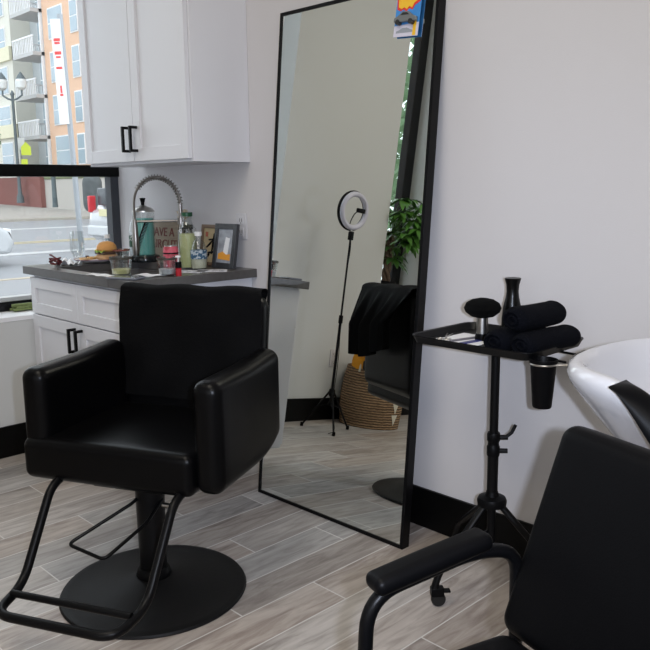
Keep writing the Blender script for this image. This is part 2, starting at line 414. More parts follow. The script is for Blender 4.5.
# brick planter wall, lamp post, signs
BRK = mat('red brick wall', (.25, .105, .09), .9, var=.25, vscale=5)
tag(obj('brick_wall', bx(-62, -44.45, 19.6, 19.9, .2, 2.2), BRK, smooth=False), 'low red brick wall in front of the apartments across the road', 'wall')
tag(obj('low_concrete_wall', bx(-44.45, -30, 19.9, 20.2, -.2, 2.0), mat('pale concrete', (.50, .47, .43), .9), smooth=False), 'long pale concrete wall right of the red brick wall', 'wall')
tag(obj('shrub_strip', pad(7, .2, .12, .1, 8, c=(-37.4, 20.0, 2.125)), mat('clipped shrub', (.22, .25, .14), .9, var=.4, vscale=2), smooth=False), 'clipped hedge strip on top of the pale concrete wall', 'hedge')
lp = thing('street_lamp', 'dark twin globe street lamp in front of the peach apartments', 'street lamp', (-46.4, 19.1, .55))
LM = mat('dark green iron', (.10, .13, .14), .6)
obj('post', lathe([(.24, 0), (.22, .4), (.13, .6), (.10, 1.4), (.09, 6.6), (.14, 6.8), (.03, 7.0)], 12), LM, lp)
for s in (-1, 1):
    a = tube([(0, 0, 6.4), (.25 * s, .2 * s, 6.5), (.50 * s, .4 * s, 6.7), (.50 * s, .4 * s, 7.0)], .06, 8); o = obj('arm', a, LM, lp)
    g = lathe([(.10, 7.0), (.30, 7.15), (.36, 7.55), (.26, 7.7)], 12, c=(.50 * s, .4 * s, 0)); obj('globe', g, mat('lamp globe', (.75, .77, .76), .4), o)
    g = lathe([(.31, 7.68), (.18, 7.9), (.03, 8.1), (.0, 8.15)], 12, c=(.50 * s, .4 * s, 0)); obj('cap', g, LM, o)
sg = thing('crossing_sign', 'yellow green pedestrian crossing sign on a thin post', 'road sign', (-47.0, 19.98, 0), math.radians(65))
obj('post', tube([(0, 0, 0.3), (0, 0, 2.8)], .05, 8), mat('galvanised', (.35, .36, .37), .5, .5), sg)
pent = [(-.30, -.4), (.30, -.4), (.30, .12), (0, .45), (-.30, .12)]
obj('panel', prism(pent, -.03, .0, M=T(0, -.07, 4.0)), mat('fluorescent yellow', (.72, .85, .04), .6), sg, smooth=False)
obj('arrow_plate', prism([(-.2, -.2), (.2, -.2), (.2, .2), (-.2, .2)], -.03, 0, M=T(-.15, -.07, 3.15)), MATS['fluorescent yellow'], sg, smooth=False)
sg2 = thing('notice_board', 'small white rectangular notice fixed to a post beside the yellow sign', 'road sign', (-47.75, 19.96, 0), math.radians(65))
obj('post', tube([(0, 0, .3), (0, 0, 4.8)], .05, 8), MATS['galvanised'], sg2)
obj('plate', bx(-.26, .26, -.09, -.05, 3.95, 4.75), WHT, sg2, smooth=False)
sb = thing('dark_shrub', 'dark rounded shrub showing just left of the white parked car', 'shrub', (-28.5, 14.75, GZ)); obj('foliage', pad(.42, .42, .85, .4, 8, c=(0, 0, 1.3)), mat('dark shrub leaves', (.09, .10, .10), .9, var=.5, vscale=6), sb); obj('stem', tube([(0, 0, 0), (0, 0, .4)], .08, 8), MATS['bark'], sb)
po = thing('iron_pole', 'thin dark pole on the far sidewalk', 'pole', (-40.0, 18.4, .35))
obj('shaft', lathe([(.16, 0), (.14, .6), (.12, 2.0), (.0, 2.1)], 10), LM, po)

# leaning sign pole close to the window with long parking sign
pk = thing('parking_sign', 'leaning grey pole carrying a tall narrow white sign with red marks', 'road sign', (0, 0, 0))
obj('pole', tube([(-6, 2.712, GZ), (-6, 2.60, 3.45)], .036, 10), mat('galvanised pole', (.36, .38, .40), .5, .4), pk)
MS = T(-6, 2.552, 2.74) @ Rz(math.radians(46)) @ Ry(math.radians(-1.5))
obj('panel', bx(-.062, .062, -.004, .004, -.63, .65, M=MS), WHT, pk, smooth=False)
RED = mat('red print', (.75, .07, .06), .6)
for tz, hh_, ww_ in ((.40, .018, .040), (.36, .014, .034), (.24, .020, .042), (.19, .012, .030), (.06, .014, .038), (-.20, .045, .012), (-.27, .014, .020)):
    obj('red_mark', bx(-ww_, ww_, -.006, -.004, tz - hh_, tz + hh_, M=MS), RED, pk, smooth=False)

def car(label, loc, rotz, col, suv=True):
    t = thing('car', label, 'car', loc, rotz); m = mat('car paint ' + str(col), col, .25, coat=.8)
    # side profile (y forward, z up) lofted over the width with rounded roof
    hh = 1.62 if suv else 1.40
    prof = [(-2.2, .35), (-2.28, .62), (-2.22, .95), (-2.05, 1.02 if suv else .98), (-1.85, hh - .08), (-1.6, hh), (-.2, hh + .02), (.25, hh - .08), (.95, 1.02), (1.9, .86), (2.22, .66), (2.28, .45), (2.2, .25), (-2.1, .25)]
    bm = B(); rings = []
    for xx, k in ((-.90, .90), (-.84, .98), (-.70, 1.0), (.70, 1.0), (.84, .98), (.90, .90)):
        rings.append([bm.verts.new((xx * (1 if z < 1.03 else .93), y * (k * .3 + .7), .25 + (z - .25) * (1 if k > .99 else (.97 if k > .95 else .90)))) for y, z in prof])
    n = len(prof)
    for A, D in zip(rings, rings[1:]):
        for i in range(n): bm.faces.new((A[i], A[(i + 1) % n], D[(i + 1) % n], D[i]))
    bm.faces.new(rings[0]); bm.faces.new(rings[-1][::-1])
    o = obj('body', bm, m, t, angle=50, bev=.06)
    gl = mat('car glass', (.05, .06, .07), .08)
    obj('rear_window', bx(-.62, .62, -2.10, -1.9, 1.08, hh - .14, M=T(0, -.02, 0)), gl, t, bev=.02)
    obj('windscreen', bx(-.64, .64, -.02, .02, -.36, .36, M=T(0, .66, 1.24) @ Rx(math.radians(50))), gl, t, bev=.02)
    for s in (-1, 1):
        obj('side_window', bx(s * .83 - .03, s * .83 + .03, -1.6, .2, 1.08, hh - .2), gl, t, bev=.02)
        obj('tail_light', bx(s * .80 - .05, s * .80 + .05, -2.27, -2.10, .92, 1.30), mat('tail light red', (.65, .03, .04), .3), t, bev=.02)
        obj('headlight', bx(s * .66 - .16, s * .66 + .16, 2.08, 2.24, .58, .72), WHITEP, t, bev=.03)
        for y in (-1.4, 1.4):
            wb = lathe([(.0, -.10), (.31, -.10), (.33, -.06), (.33, .06), (.31, .10), (.0, .10)], 24, M=T(s * .80, y, .33) @ Ry(PI / 2))
            wo = obj('wheel', wb, mat('tyre', (.02, .02, .02), .8), t)
            obj('rim', lathe([(0, -.115), (.2, -.115), (.2, .115), (0, .115)], 16, M=T(s * .80, y, .33) @ Ry(PI / 2)), mat('alloy', (.5, .5, .5), .3, .9), wo)
    obj('number_plate', bx(-.26, .26, -2.31, -2.27, .84, 1.0), mat('plate yellow', (.72, .66, .40), .6), t, bev=.004)
    obj('bumper', bx(-.80, .80, -2.34, -2.1, .38, .62), mat('grey bumper', (.60, .61, .62), .5), t, bev=.04)
    return t
car('white car parked at the kerb with a red tail light beside the window jamb', (-12.62, 8.95, GZ), 0, (.50, .51, .53))
car('white car whose rounded nose just shows at the left edge', (-12.05, 1.68, GZ), 0, (.50, .51, .52), False)

# ================================================================== KITCHENETTE
def shaker(name, x0, x1, z0, z1, yf, parent, rail=.058, th=.02):
    """shaker front, front face at y = yf (facing -y)"""
    bm = B(); 
    box(bm, x0, x0 + rail, yf, yf + th, z0, z1); box(bm, x1 - rail, x1, yf, yf + th, z0, z1)
    box(bm, x0 + rail, x1 - rail, yf, yf + th, z0, z0 + rail); box(bm, x0 + rail, x1 - rail, yf, yf + th, z1 - rail, z1)
    box(bm, x0 + rail - .003, x1 - rail + .003, yf + .009, yf + th, z0 + rail - .003, z1 - rail + .003)
    return obj(name, bm, CAB, parent, smooth=False, bev=.0015)
def pull(x, z0, z1, yf, parent):
    bm = B(); box(bm, x - .006, x + .006, yf - .040, yf - .028, z0, z1)
    box(bm, x - .006, x + .006, yf - .030, yf, z1 - .012, z1); box(bm, x - .006, x + .006, yf - .030, yf, z0, z0 + .012)
    return obj('handle', bm, METB, parent, smooth=False, bev=.0012)
UX0, UX1, UZ0, UZ1 = .065, .945, 1.380, 2.45
uc = thing('upper_cabinet', 'white wall cabinet with two shaker doors above the sink', 'cabinet', (0, -.001, UZ0))
def sh(o, z): o.data.transform(T(0, 0, -z)); return o
bm = bx(UX0, UX1, -.295, 0, UZ0, UZ1); sh(obj('body', bm, CAB, uc, smooth=False, bev=.001), UZ0)
xm = .512
for a, b_, hx in ((UX0 + .002, xm - .002, xm - .032), (xm + .002, UX1 - .010, xm + .032)):
    d = sh(shaker('door', a, b_, UZ0 + .012, UZ1 - .005, -.316, uc), UZ0)
    h = sh(pull(hx, 1.432, 1.545, -.316, d), UZ0)
bcz = .876
lc = thing('lower_cabinet', 'white base cabinet with two false drawers and two shaker doors under the grey countertop', 'cabinet', (0, -.001, 0))
bm = B(); box(bm, .012, .935, -.60, 0, .10, .55); box(bm, .03, .915, -.50, 0, 0, .10)
box(bm, .012, .06, -.60, 0, .55, bcz); box(bm, .905, .935, -.60, 0, .55, bcz); box(bm, .06, .905, -.60, -.575, .55, bcz); box(bm, .06, .905, -.05, 0, .55, bcz)
obj('body', bm, CAB, lc, smooth=False, bev=.001)
sx_ = .485
for a, b_ in ((.018, sx_ - .002), (sx_ + .002, .930)):
    shaker('drawer_front', a, b_, .690, .862, -.622, lc, rail=.05)
    d = shaker('door', a, b_, .115, .684, -.622, lc)
    pull(sx_ - .032 if a < .1 else sx_ + .032, .555, .665, -.622, d)
bm = B(); box(bm, .935, .941, -.60, -.015, .105, bcz); box(bm, .935, .941, -.50, -.015, 0, .105); bmesh.ops.remove_doubles(bm, verts=bm.verts, dist=1e-5); obj('side_panel', bm, CAB, lc, smooth=False)
# countertop with sink cut-out
CX0, CX1, CY = -.02, .972, -.640
SX0, SX1, SY0, SY1 = .20, .80, -.57, -.14
bm = B(); z0, z1 = bcz, .914
box(bm, CX0, SX0, CY, 0, z0, z1); box(bm, SX1, CX1, CY, 0, z0, z1); box(bm, SX0, SX1, CY, SY0, z0, z1); box(bm, SX0, SX1, SY1, 0, z0, z1)
bmesh.ops.remove_doubles(bm, verts=bm.verts, dist=1e-5)
dup_f = {}
for f in bm.faces: dup_f.setdefault(tuple(round(c, 4) for c in f.calc_center_median()), []).append(f)
bmesh.ops.delete(bm, geom=[f for v in dup_f.values() if len(v) > 1 for f in v], context='FACES_ONLY')
ct = obj('countertop', bm, GREYSTONE, smooth=False, bev=.003); tag(ct, 'dark grey stone countertop with an undermount sink by the window', 'countertop')
sk = thing('sink', 'rectangular steel sink bowl set into the grey countertop', 'sink', (.5, -.355, .70))
bm = B(); x0, x1, y0, y1 = -.30, .30, -.215, .215
def openbox(bm, x0, x1, y0, y1, z0, z1, t):
    box(bm, x0, x0 + t, y0, y1, z0, z1); box(bm, x1 - t, x1, y0, y1, z0, z1); box(bm, x0 + t, x1 - t, y0, y0 + t, z0, z1); box(bm, x0 + t, x1 - t, y1 - t, y1, z0, z1); box(bm, x0, x1, y0, y1, z0 - t, z0)
openbox(bm, x0, x1, y0, y1, 0, .175, .004); obj('bowl', bm, STEEL, sk, smooth=False)
obj('drain', lathe([(0, .0), (.045, .0), (.045, .004), (.03, .004), (.02, .001), (0, .001)], 24), CHROME, sk)
# spring faucet
fa = thing('faucet', 'tall brushed spring neck kitchen faucet behind the sink', 'faucet', (.513, -.085, .914))
obj('base', lathe([(.027, 0), (.027, .02), (.019, .03), (.017, .13), (.017, .16), (0, .16)], 24), NICK, fa)
hd = tube([(0, 0, .06), (.05, 0, .06), (.052, 0, .06)], .009); tube([(.05, 0, .06), (.085, 0, .105)], .005, bm=hd); obj('handle', hd, NICK, fa)
obj('riser', tube([(0, 0, .14), (0, 0, .285)], .010), NICK, fa)
# arch in the plane of the spout direction
sd = Vector((-.62, -.785, 0)).normalized()
SPAN = .215; arch = []
for i in range(33):
    a = PI * i / 32; arch.append(sd * (SPAN / 2 - SPAN / 2 * math.cos(a)) + Vector((0, 0, .285 + .125 * math.sin(a))))
hose = arch + [sd * SPAN + Vector((0, 0, .20))]
obj('hose', tube(hose, .006, 8), NICK, fa)
coil = []; 
path = arch[:27]
for i in range(0, 26 * 24):
    t = i / 24; k = int(t); f = t - k; p = path[k].lerp(path[k + 1], f); tg = (path[k + 1] - path[k]).normalized(); side = tg.cross(Vector((-sd.y, sd.x, 0))).normalized(); o2 = tg.cross(side)
    ang = i / 24 * 2 * PI * .85; coil.append(p + side * .0125 * math.cos(ang) + o2 * .0125 * math.sin(ang))
obj('spring', tube(coil, .0023, 5), NICK, fa)
hp = sd * SPAN
obj('spray_head', lathe([(.0, .045), (.013, .045), (.017, .07), (.015, .13), (.011, .20), (.009, .215), (0, .215)], 20, c=(hp.x, hp.y, 0)), NICK, fa)
obj('support_arm', tube([(0, 0, .205), hp * .98 + Vector((0, 0, .205))], .0055), NICK, fa)
obj('collar', lathe([(.016, .19), (.016, .22)], 16), NICK, fa)

# ------------------------------------------------------------ things on the counter
CT = .914
def bottle_prof(r, h, neck, nh, shoulder=.6):
    hs = h - nh
    return [(0, .002), (r * .85, 0), (r, .008), (r, hs * shoulder), (r * .96, hs * (shoulder + .12)), (r * .72, hs * .88), (neck * 1.1, hs * .98), (neck, hs), (neck, h)]
def pbottle(name, label, x, y, r, h, neck, liquid, lh, capcol, labcol=None, lab=(.35, .55), cat='bottle', shoulder=.6, sr=1.0):
    t = thing(name, label, cat, (x, y, CT)); pr_ = bottle_prof(r, h, neck, h * .10, shoulder)
    obj('body', lathe(pr_ , 24, close=False), CLEAR, t)
    if liquid:
        hs = h * .9; q = [(0, .004), (r * .9, .004), (r * .93, .012)]
        for rr, z in pr_[3:]:
            if z < lh: q.append((rr * .93, z))
        q += [(q[-1][0] if lh < hs * shoulder else r * .8, lh), (0, lh)]
        obj('drink', lathe(q, 24), liquid, t)
    if capcol: obj('cap', lathe([(neck * 1.25, h - .003), (neck * 1.25, h + .015), (0, h + .015)], 20), capcol, t)
    if labcol: obj('label', lathe([(r * 1.01, h * lab[0]), (r * 1.01, h * lab[1])], 24, close=False), labcol, t)
    return t
LIME = mat('pale lime juice', (.46, .48, .24), .3); GREENCAP = mat('dark green cap', (.01, .07, .03), .4)
def label_mat(name, base, ink, sc=60, th=.52):
    m = mat(name, base, .6); n = m.node_tree.nodes; l = m.node_tree.links; b = n['Principled BSDF']
    t = n.new('ShaderNodeTexNoise'); t.inputs['Scale'].default_value = sc; tc = n.new('ShaderNodeTexCoord'); l.new(tc.outputs['Object'], t.inputs[0])
    r = n.new('ShaderNodeValToRGB'); r.color_ramp.interpolation = 'CONSTANT'; r.color_ramp.elements[0].color = (*base, 1); r.color_ramp.elements[1].position = th; r.color_ramp.elements[1].color = (*ink, 1)
    l.new(t.outputs[0], r.inputs[0]); l.new(r.outputs[0], b.inputs['Base Color']); return m
LABG = label_mat('green bottle label', (.02, .07, .04), (.6, .6, .6), 45, .56); LABB = label_mat('blue white label', (.40, .46, .50), (.03, .09, .16), 70, .47)
WATER = clear_mat('water', (.86, .90, .92), .10)
WHCAP = mat('white cap', (.75, .75, .75), .4)
pbottle('water_bottle', 'clear bottle with a dark green label standing beside the window jamb', .055, -.06, .036, .235, .012, WATER, .12, WHCAP, LABG, (.26, .50))
pbottle('juice_bottle', 'tall bottle of pale lime juice with a dark green cap', .69, -.17, .041, .235, .020, LIME, .155, GREENCAP, None, shoulder=.72)
pbottle('small_water_bottle', 'small clear water bottle with a blue and white label', .765, -.165, .037, .150, .013, mat('pale water', (.52, .52, .40), .2), .05, WHCAP, LABB, (.30, .56), shoulder=.45)
pbottle('upright_clear_bottle', 'clear plastic bottle behind the sandwich against the window', .035, -.215, .030, .115, .012, WATER, .05, WHCAP)
# disinfectant jar
jr = thing('disinfectant_jar', 'teal disinfectant jar with a steel lid and black comb inside', 'jar', (.245, -.125, CT))
obj('base', lathe([(.075, 0), (.078, .012), (.07, .03), (.055, .035), (0, .035)], 32), mat('glossy black', (.01, .012, .014), .15), jr)
TEAL = clear_mat('teal solution', (.25, .66, .58), .08)
obj('solution', lathe([(0, .036), (.049, .036), (.049, .215), (0, .215)], 32), mat('teal liquid', (.17, .50, .45), .15, coat=.5), jr)
obj('glass', lathe([(.052, .034), (.053, .245)], 32, close=False), GLASS, jr)
obj('lid', lathe([(.056, .245), (.056, .25), (.045, .262), (.02, .272), (.010, .278), (0, .278)], 32), CHROME, jr)
obj('knob', lathe([(.008, .276), (.009, .29), (.015, .312), (0, .314)], 20), PLB, jr)
# comb seen in the liquid: stands against the camera side of the glass
MC = T(.035, -.036, .125) @ Rz(math.radians(45)) @ Ry(math.radians(22))
bm = B(); box(bm, -.011, -.004, -.003, .003, -.085, .085, M=MC)
for k in range(22): box(bm, -.006, .010, -.0025, .0025, -.08 + k * .0072, -.077 + k * .0072, M=MC)
cm = obj('comb', bm, PLB, smooth=False); cm.parent = jr
# wooden sign with lettering
sg3 = thing('wooden_sign', 'brown wooden sign with dark red lettering behind the disinfectant jar', 'sign', (.235, -.028, CT))
tl = Rx(math.radians(-5))
obj('board', bx(-.155, .155, -.008, .008, 0, .195, M=tl), mat('weathered board', (.27, .22, .165), .8, var=.35, vscale=14, stretch=(1, 1, 6)), sg3, smooth=False, bev=.002)
LET = mat('dark red letters', (.13, .03, .025), .7)
for s_, z, sz in (('HAVE A', .140, .062), ('HAIRCUT', .080, .062)):
    text('lettering', s_, sz, LET, sg3, tl @ T(.01, -.009, z) @ Rx(PI / 2), sx=1.08)
# cans and glasses
cn = thing('drink_can', 'pink red drink can behind the short glass', 'can', (.862, -.375, CT))
obj('body', lathe([(.024, 0), (.031, .008), (.032, .02), (.032, .105), (.0265, .118)], 32), label_mat('pink can print', (.50, .085, .12), (.36, .05, .07), 30, .56), cn)
obj('top', lathe([(.0268, .117), (.0268, .1205), (.024, .1185), (0, .1185)], 32), CHROME, cn)
obj('printed_band', lathe([(.0325, .086), (.0325, .092)], 32, close=False), PLB, cn)
def tumbler(label, x, y, r, h, fill, fh, band, group=None):
    t = thing('drinking_glass', label, 'glass', (x, y, CT))
    obj('glass', lathe([(0, .004), (r * .8, 0), (r * .82, .003), (r, h), (r * .95, h), (r * .78, .008), (0, .008)], 28, close=False), GLASS, t)
    if fill: obj('drink', lathe([(0, .009), (r * .77, .009), (r * .77 + (r * .17) * fh / h, fh), (0, fh)], 28), fill, t)
    if band: obj('rim_band', lathe([(r * .985 + .0012, h * .86), (r * .995 + .0012, h * .97)], 28, close=False), band, t)
    return t
BROWN = mat('dark band', (.05, .045, .035), .4); REDB = mat('red brown band', (.25, .08, .06), .5)
tumbler('short glass with a little yellow drink at the front of the sink', .745, -.545, .046, .080, mat('yellow drink', (.70, .66, .32), .3), .028, BROWN)
tumbler('short dark banded glass of ice in front of the pink can', .905, -.425, .041, .078, mat('ice', (.62, .62, .64), .3), .030, BROWN)
tumbler('low glass with a red brown rim between the sandwich and the teal jar', .185, -.225, .042, .065, None, 0, REDB)
rb = thing('nail_polish_bottle', 'tiny bottle of red liquid with a black cap', 'bottle', (.945, -.395, CT))
obj('bottle', lathe([(0, 0), (.012, 0), (.0125, .03), (.008, .034), (0, .034)], 20), mat('red liquid', (.40, .02, .03), .2), rb)
obj('cap', lathe([(.0135, .034), (.0135, .058), (0, .058)], 20), PLB, rb)
obj('pump', lathe([(.003, .058), (.003, .075), (.012, .077), (.011, .083), (0, .085)], 16), WHITEP, rb)
# black sprayer behind the juice bottle
sp_ = thing('spray_bottle', 'dark spray bottle hidden behind the tall juice bottle', 'bottle', (.628, -.118, CT))
obj('body', lathe([(0, 0), (.033, 0), (.033, .12), (.015, .155), (.013, .17), (0, .17)], 24), mat('smoky plastic', (.10, .10, .10), .3), sp_)
bm = B(); box(bm, -.05, .02, -.010, .010, .170, .192); box(bm, -.04, -.032, -.006, .006, .13, .17); obj('trigger_head', bm, PLB, sp_, smooth=False, bev=.003)
# dried flower
df = thing('dried_flower', 'beige dried flower head standing against the wall behind the juice bottle', 'flower', (.50, -.045, CT))
obj('stem', tube([(.0, 0, 0), (.0, .005, .12), (-.03, .01, .20)], .0025, 6), mat('dry stem', (.30, .22, .12), .8), df)
bm = B(); rnd = random.Random(5)
for k in range(90):
    a = rnd.uniform(0, 2 * PI); e_ = rnd.uniform(-.6, .9); L_ = rnd.uniform(.03, .055); d = Vector((math.cos(a) * math.cos(e_), math.sin(a) * math.cos(e_) * .5, math.sin(e_))); b0 = Vector((-.03, 0, .225)); sdv = d.orthogonal().normalized() * .006
    bm.faces.new([bm.verts.new(v) for v in (b0, b0 + d * L_ * .6 + sdv, b0 + d * L_, b0 + d * L_ * .6 - sdv)])
obj('petals', bm, mat('dry petals', (.60, .50, .36), .9, var=.2), df, smooth=False)
# framed pictures
def framed(name, label, x, y, wd, hh, ang, lean, fm, fw_, pic, roll=0):
    t = thing(name, label, 'picture frame', (x, y, CT), ang); L_ = Rx(-lean) @ Ry(roll)
    bm = B(); box(bm, -wd / 2, -wd / 2 + fw_, -.009, .009, 0, hh, M=L_); box(bm, wd / 2 - fw_, wd / 2, -.009, .009, 0, hh, M=L_)
    box(bm, -wd / 2 + fw_, wd / 2 - fw_, -.009, .009, 0, fw_, M=L_); box(bm, -wd / 2 + fw_, wd / 2 - fw_, -.009, .009, hh - fw_, hh, M=L_); box(bm, -wd / 2 + .003, wd / 2 - .003, .004, .009, .003, hh - .003, M=L_)
    obj('frame', bm, fm, t, smooth=False, bev=.0015)
    p = bx(-wd / 2 + fw_, wd / 2 - fw_, -.003, .004, fw_, hh - fw_, M=L_); obj('picture', p, pic, t, smooth=False)
    return t, L_
tan = mat('tan print', (.42, .33, .19), .7, var=.3, vscale=22)
t, L_ = framed('calligraphy_print', 'tan print with black brush lettering in a brown frame', .700, -.050, .185, .190, math.radians(0), math.radians(8), mat('brown frame', (.16, .10, .06), .5), .016, tan)
bm = B()
for a, b_, c_, d_ in ((-.03, .12, .045, .125), (-.005, .055, .004, .15), (-.045, .085, .0, .12), (.005, .12, .05, .08), (-.03, .06, .03, .068), (-.035, .04, -.022, .062), (.02, .045, .034, .066)):
    bm2 = tube([(a, -.0045, b_), ((a + c_) / 2 + .003, -.0045, (b_ + d_) / 2), (c_, -.0045, d_)], [.004, .0055, .002], 6, bm=bm)
for v in bm.verts: v.co = L_ @ v.co
obj('brush_strokes', bm, PLB, t)
bm = B()
for a, b_ in ((-.05, .145), (.05, .148), (.058, .10)): pad(.009, .001, .011, .001, 3, c=(a, -.005, b_), bm=bm)
for v in bm.verts: v.co = L_ @ v.co
obj('red_seal_marks', bm, mat('seal red', (.35, .09, .05), .7), t)
t, L_ = framed('black_photo_frame', 'black picture frame holding a white and orange photo at the counter end', .838, -.085, .150, .200, math.radians(3), math.radians(9), mat('black frame', (.035, .037, .042), .35), .024, mat('photo paper', (.30, .32, .36), .35, var=.8, vscale=26))
bm = prism([(-.012, .055), (.020, .055), (.030, .135), (.002, .14)], -.0045, -.003); 
for v in bm.verts: v.co = L_ @ v.co
obj('white_shape', bm, mat('photo white', (.75, .76, .78), .35), t, smooth=False)
bm = prism([(-.041, .040), (.041, .036), (.041, .064), (.012, .062), (-.012, .075), (-.041, .064)], -.0055, -.004)
for v in bm.verts: v.co = L_ @ v.co
obj('orange_shape', bm, mat('photo orange', (.75, .33, .05), .35), t, smooth=False)
# papers, phone
tag(obj('paper_sheet', sheet(lambda u, v: Vector((.60 + .16 * u + .02 * v, -.632 + .055 * v, CT + .002 + .003 * math.sin(u * 5 + v * 3) ** 2)), 16, 8, .0008), PAPERW), 'crumpled white paper napkin at the front edge of the sink', 'paper')
tag(obj('paper_packet', sheet(lambda u, v: Vector((.79 + .12 * u, -.52 + .07 * v + .02 * u, CT + .002 + .004 * math.sin(u * 4 + v * 2) ** 2)), 12, 8, .001), PAPERW), 'folded white paper lying between the phone and the ice glass', 'paper')
ph = thing('phone', 'grey smartphone lying at the front corner of the countertop', 'phone', (.875, -.600, CT), math.radians(24))
obj('case', pad(.072, .036, .0045, .0045, 6, c=(0, 0, .0046)), mat('grey phone case', (.16, .17, .20), .35), ph); obj('screen', bx(-.066, .066, -.031, .031, .0091, .0096), mat('phone glass', (.08, .09, .11), .08), ph, smooth=False)
def small_paper(lab, x, y, a, w_, h_):
    o = obj('leaflet', bx(-w_ / 2, w_ / 2, -h_ / 2, h_ / 2, 0, .0016), label_mat('printed leaflet', (.66, .66, .68), (.28, .29, .34), 34, .54), smooth=False, loc=(x, y, CT)); o.rotation_euler.z = a; tag(o, lab, 'paper')
small_paper('printed leaflet lying flat in front of the juice bottle', .84, -.27, .5, .14, .09)
small_paper('printed leaflet lying flat in front of the black picture frame', .89, -.185, .9, .13, .09)
# plate with sandwich
pl = thing('plate', 'white plate with a dark rim by the window end of the sink', 'plate', (.105, -.315, CT))
obj('dish', lathe([(0, .004), (.06, .003), (.085, .008), (.108, .016), (.110, .019), (.085, .012), (.06, .008), (0, .007)], 40, close=False), mat('plate glaze', (.72, .70, .72), .2), pl)
obj('rim', lathe([(.106, .0155), (.1115, .017), (.1115, .0205), (.107, .019)], 40, close=False), mat('purple rim', (.16, .10, .16), .3), pl)
sw = thing('sandwich', 'half eaten toasted bun sandwich with lettuce on the plate', 'sandwich', (.135, -.275, CT + .009))
obj('bottom_bun', pad(.045, .042, .016, .016, 6, c=(0, 0, .018)), mat('bun base', (.52, .30, .15), .8, var=.2, vscale=40), sw)
obj('filling', pad(.047, .044, .006, .006, 6, c=(0, 0, .038)), mat('dark filling', (.08, .045, .03), .6), sw)
bm = sheet(lambda u, v: Vector(((.040 + .018 * v) * math.cos(2.2 + u * 3.4), (.038 + .018 * v) * math.sin(2.2 + u * 3.4), .046 + .006 * math.sin(u * 40) * v)), 60, 3, .001); obj('lettuce', bm, mat('lettuce', (.30, .48, .10), .6, var=.3), sw)
obj('cheese', pad(.040, .030, .004, .003, 4, c=(-.012, -.01, .050)), mat('cheese', (.75, .52, .10), .5), sw)
obj('top_bun', lathe([(0, .045), (.044, .047), (.050, .056), (.046, .074), (.033, .088), (.015, .094), (0, .095)], 28), mat('toasted bun', (.62, .30, .09), .7, var=.25, vscale=30), sw)
for k, (x, y, c_, lab) in enumerate(((.075, -.325, (.70, .40, .16), 'orange crisp chip lying on the plate beside the sandwich'), (.055, -.275, (.62, .45, .25), 'pale crisp at the back of the plate'), (.095, -.375, (.72, .48, .26), 'crisp at the front of the plate'))):
    o = obj('crisp', sheet(lambda u, v: Vector(((u - .5) * .045, (v - .5) * .035, .012 * ((u - .5) ** 2 * 4) + .002)), 8, 6, .002), mat('crisp %d' % k, c_, .7, var=.2, vscale=60), loc=(x, y, CT + .012)); tag(o, lab, 'food')
o = obj('olive', lathe([(0, 0), (.009, .004), (.011, .011), (.008, .019), (0, .021)], 14, c=(0, 0, 0)), mat('dark olive', (.03, .015, .02), .3), loc=(.035, -.33, CT + .012)); tag(o, 'small dark round olive at the left of the plate', 'food')
# crumpled wrapper
tag(obj('paper_napkin', sheet(lambda u, v: Vector((.02 + .15 * u, -.53 + .095 * v, CT + .003 + .028 * abs(math.sin(u * 7 + v * 4)) * abs(math.sin(v * 6 + u)))), 30, 20, .001), PAPERW), 'crumpled white napkin beside the plate', 'napkin')
# wine glass
wg = thing('stemless_flute', 'tall clear drinking glass against the window', 'glass', (.045, -.385, CT))
GLASS = clear_mat('thin glass', (.96, .97, .97), .05)
obj('bowl', lathe([(0, .02), (.022, .03), (.034, .06), (.035, .10), (.031, .155), (.030, .155), (.033, .10), (.032, .062), (.02, .033), (0, .024)], 28, close=False), GLASS, wg)
obj('foot', lathe([(0, 0), (.028, .001), (.028, .004), (.006, .008), (.006, .022), (0, .022)], 28), GLASS, wg)
# red twisted hair band
bm = B(); rnd = random.Random(11)
for k in range(5):
    pts = []; ph_ = rnd.uniform(0, 6); tilt_ = rnd.uniform(.2, 1.0)
    for i in range(24):
        a = i / 24 * 2 * PI; rr = .034 + .007 * math.sin(3 * a + ph_)
        pts.append((rr * math.cos(a), rr * .7 * math.sin(a) * math.cos(tilt_), .014 + .008 * k * .6 + .022 * (1 + math.sin(a + ph_)) * tilt_ * .7))
    tube(pts, .0036, 6, closed=True, bm=bm)
tag(obj('hair_band', bm, mat('dark red cord', (.12, .02, .025), .7, var=.3, vscale=80), loc=(.20, -.575, CT)), 'tangled dark red cord near the front left corner of the countertop', 'cord')
# bundle of green stalks on the sill
st = thing('green_stalks', 'bundle of cut green stalks lying on the white window sill', 'stalks', (-.150, -.50, SZ + .002), math.radians(86))
rnd = random.Random(3)
for k in range(9):
    o_ = (rnd.uniform(-.02, .02), .008 + .012 * (k // 4)); 
    obj('stalk', tube([(-.13 - rnd.uniform(0, .03), (k % 4 - 1.5) * .014 + o_[0] * .3, o_[1]), (0, (k % 4 - 1.5) * .011, o_[1] + .002), (.13, (k % 4 - 1.5) * .010, o_[1])], [.007, .0055, .005], 7), mat('stalk green', (.16, .20, .07), .6, var=.5, vscale=60), st)
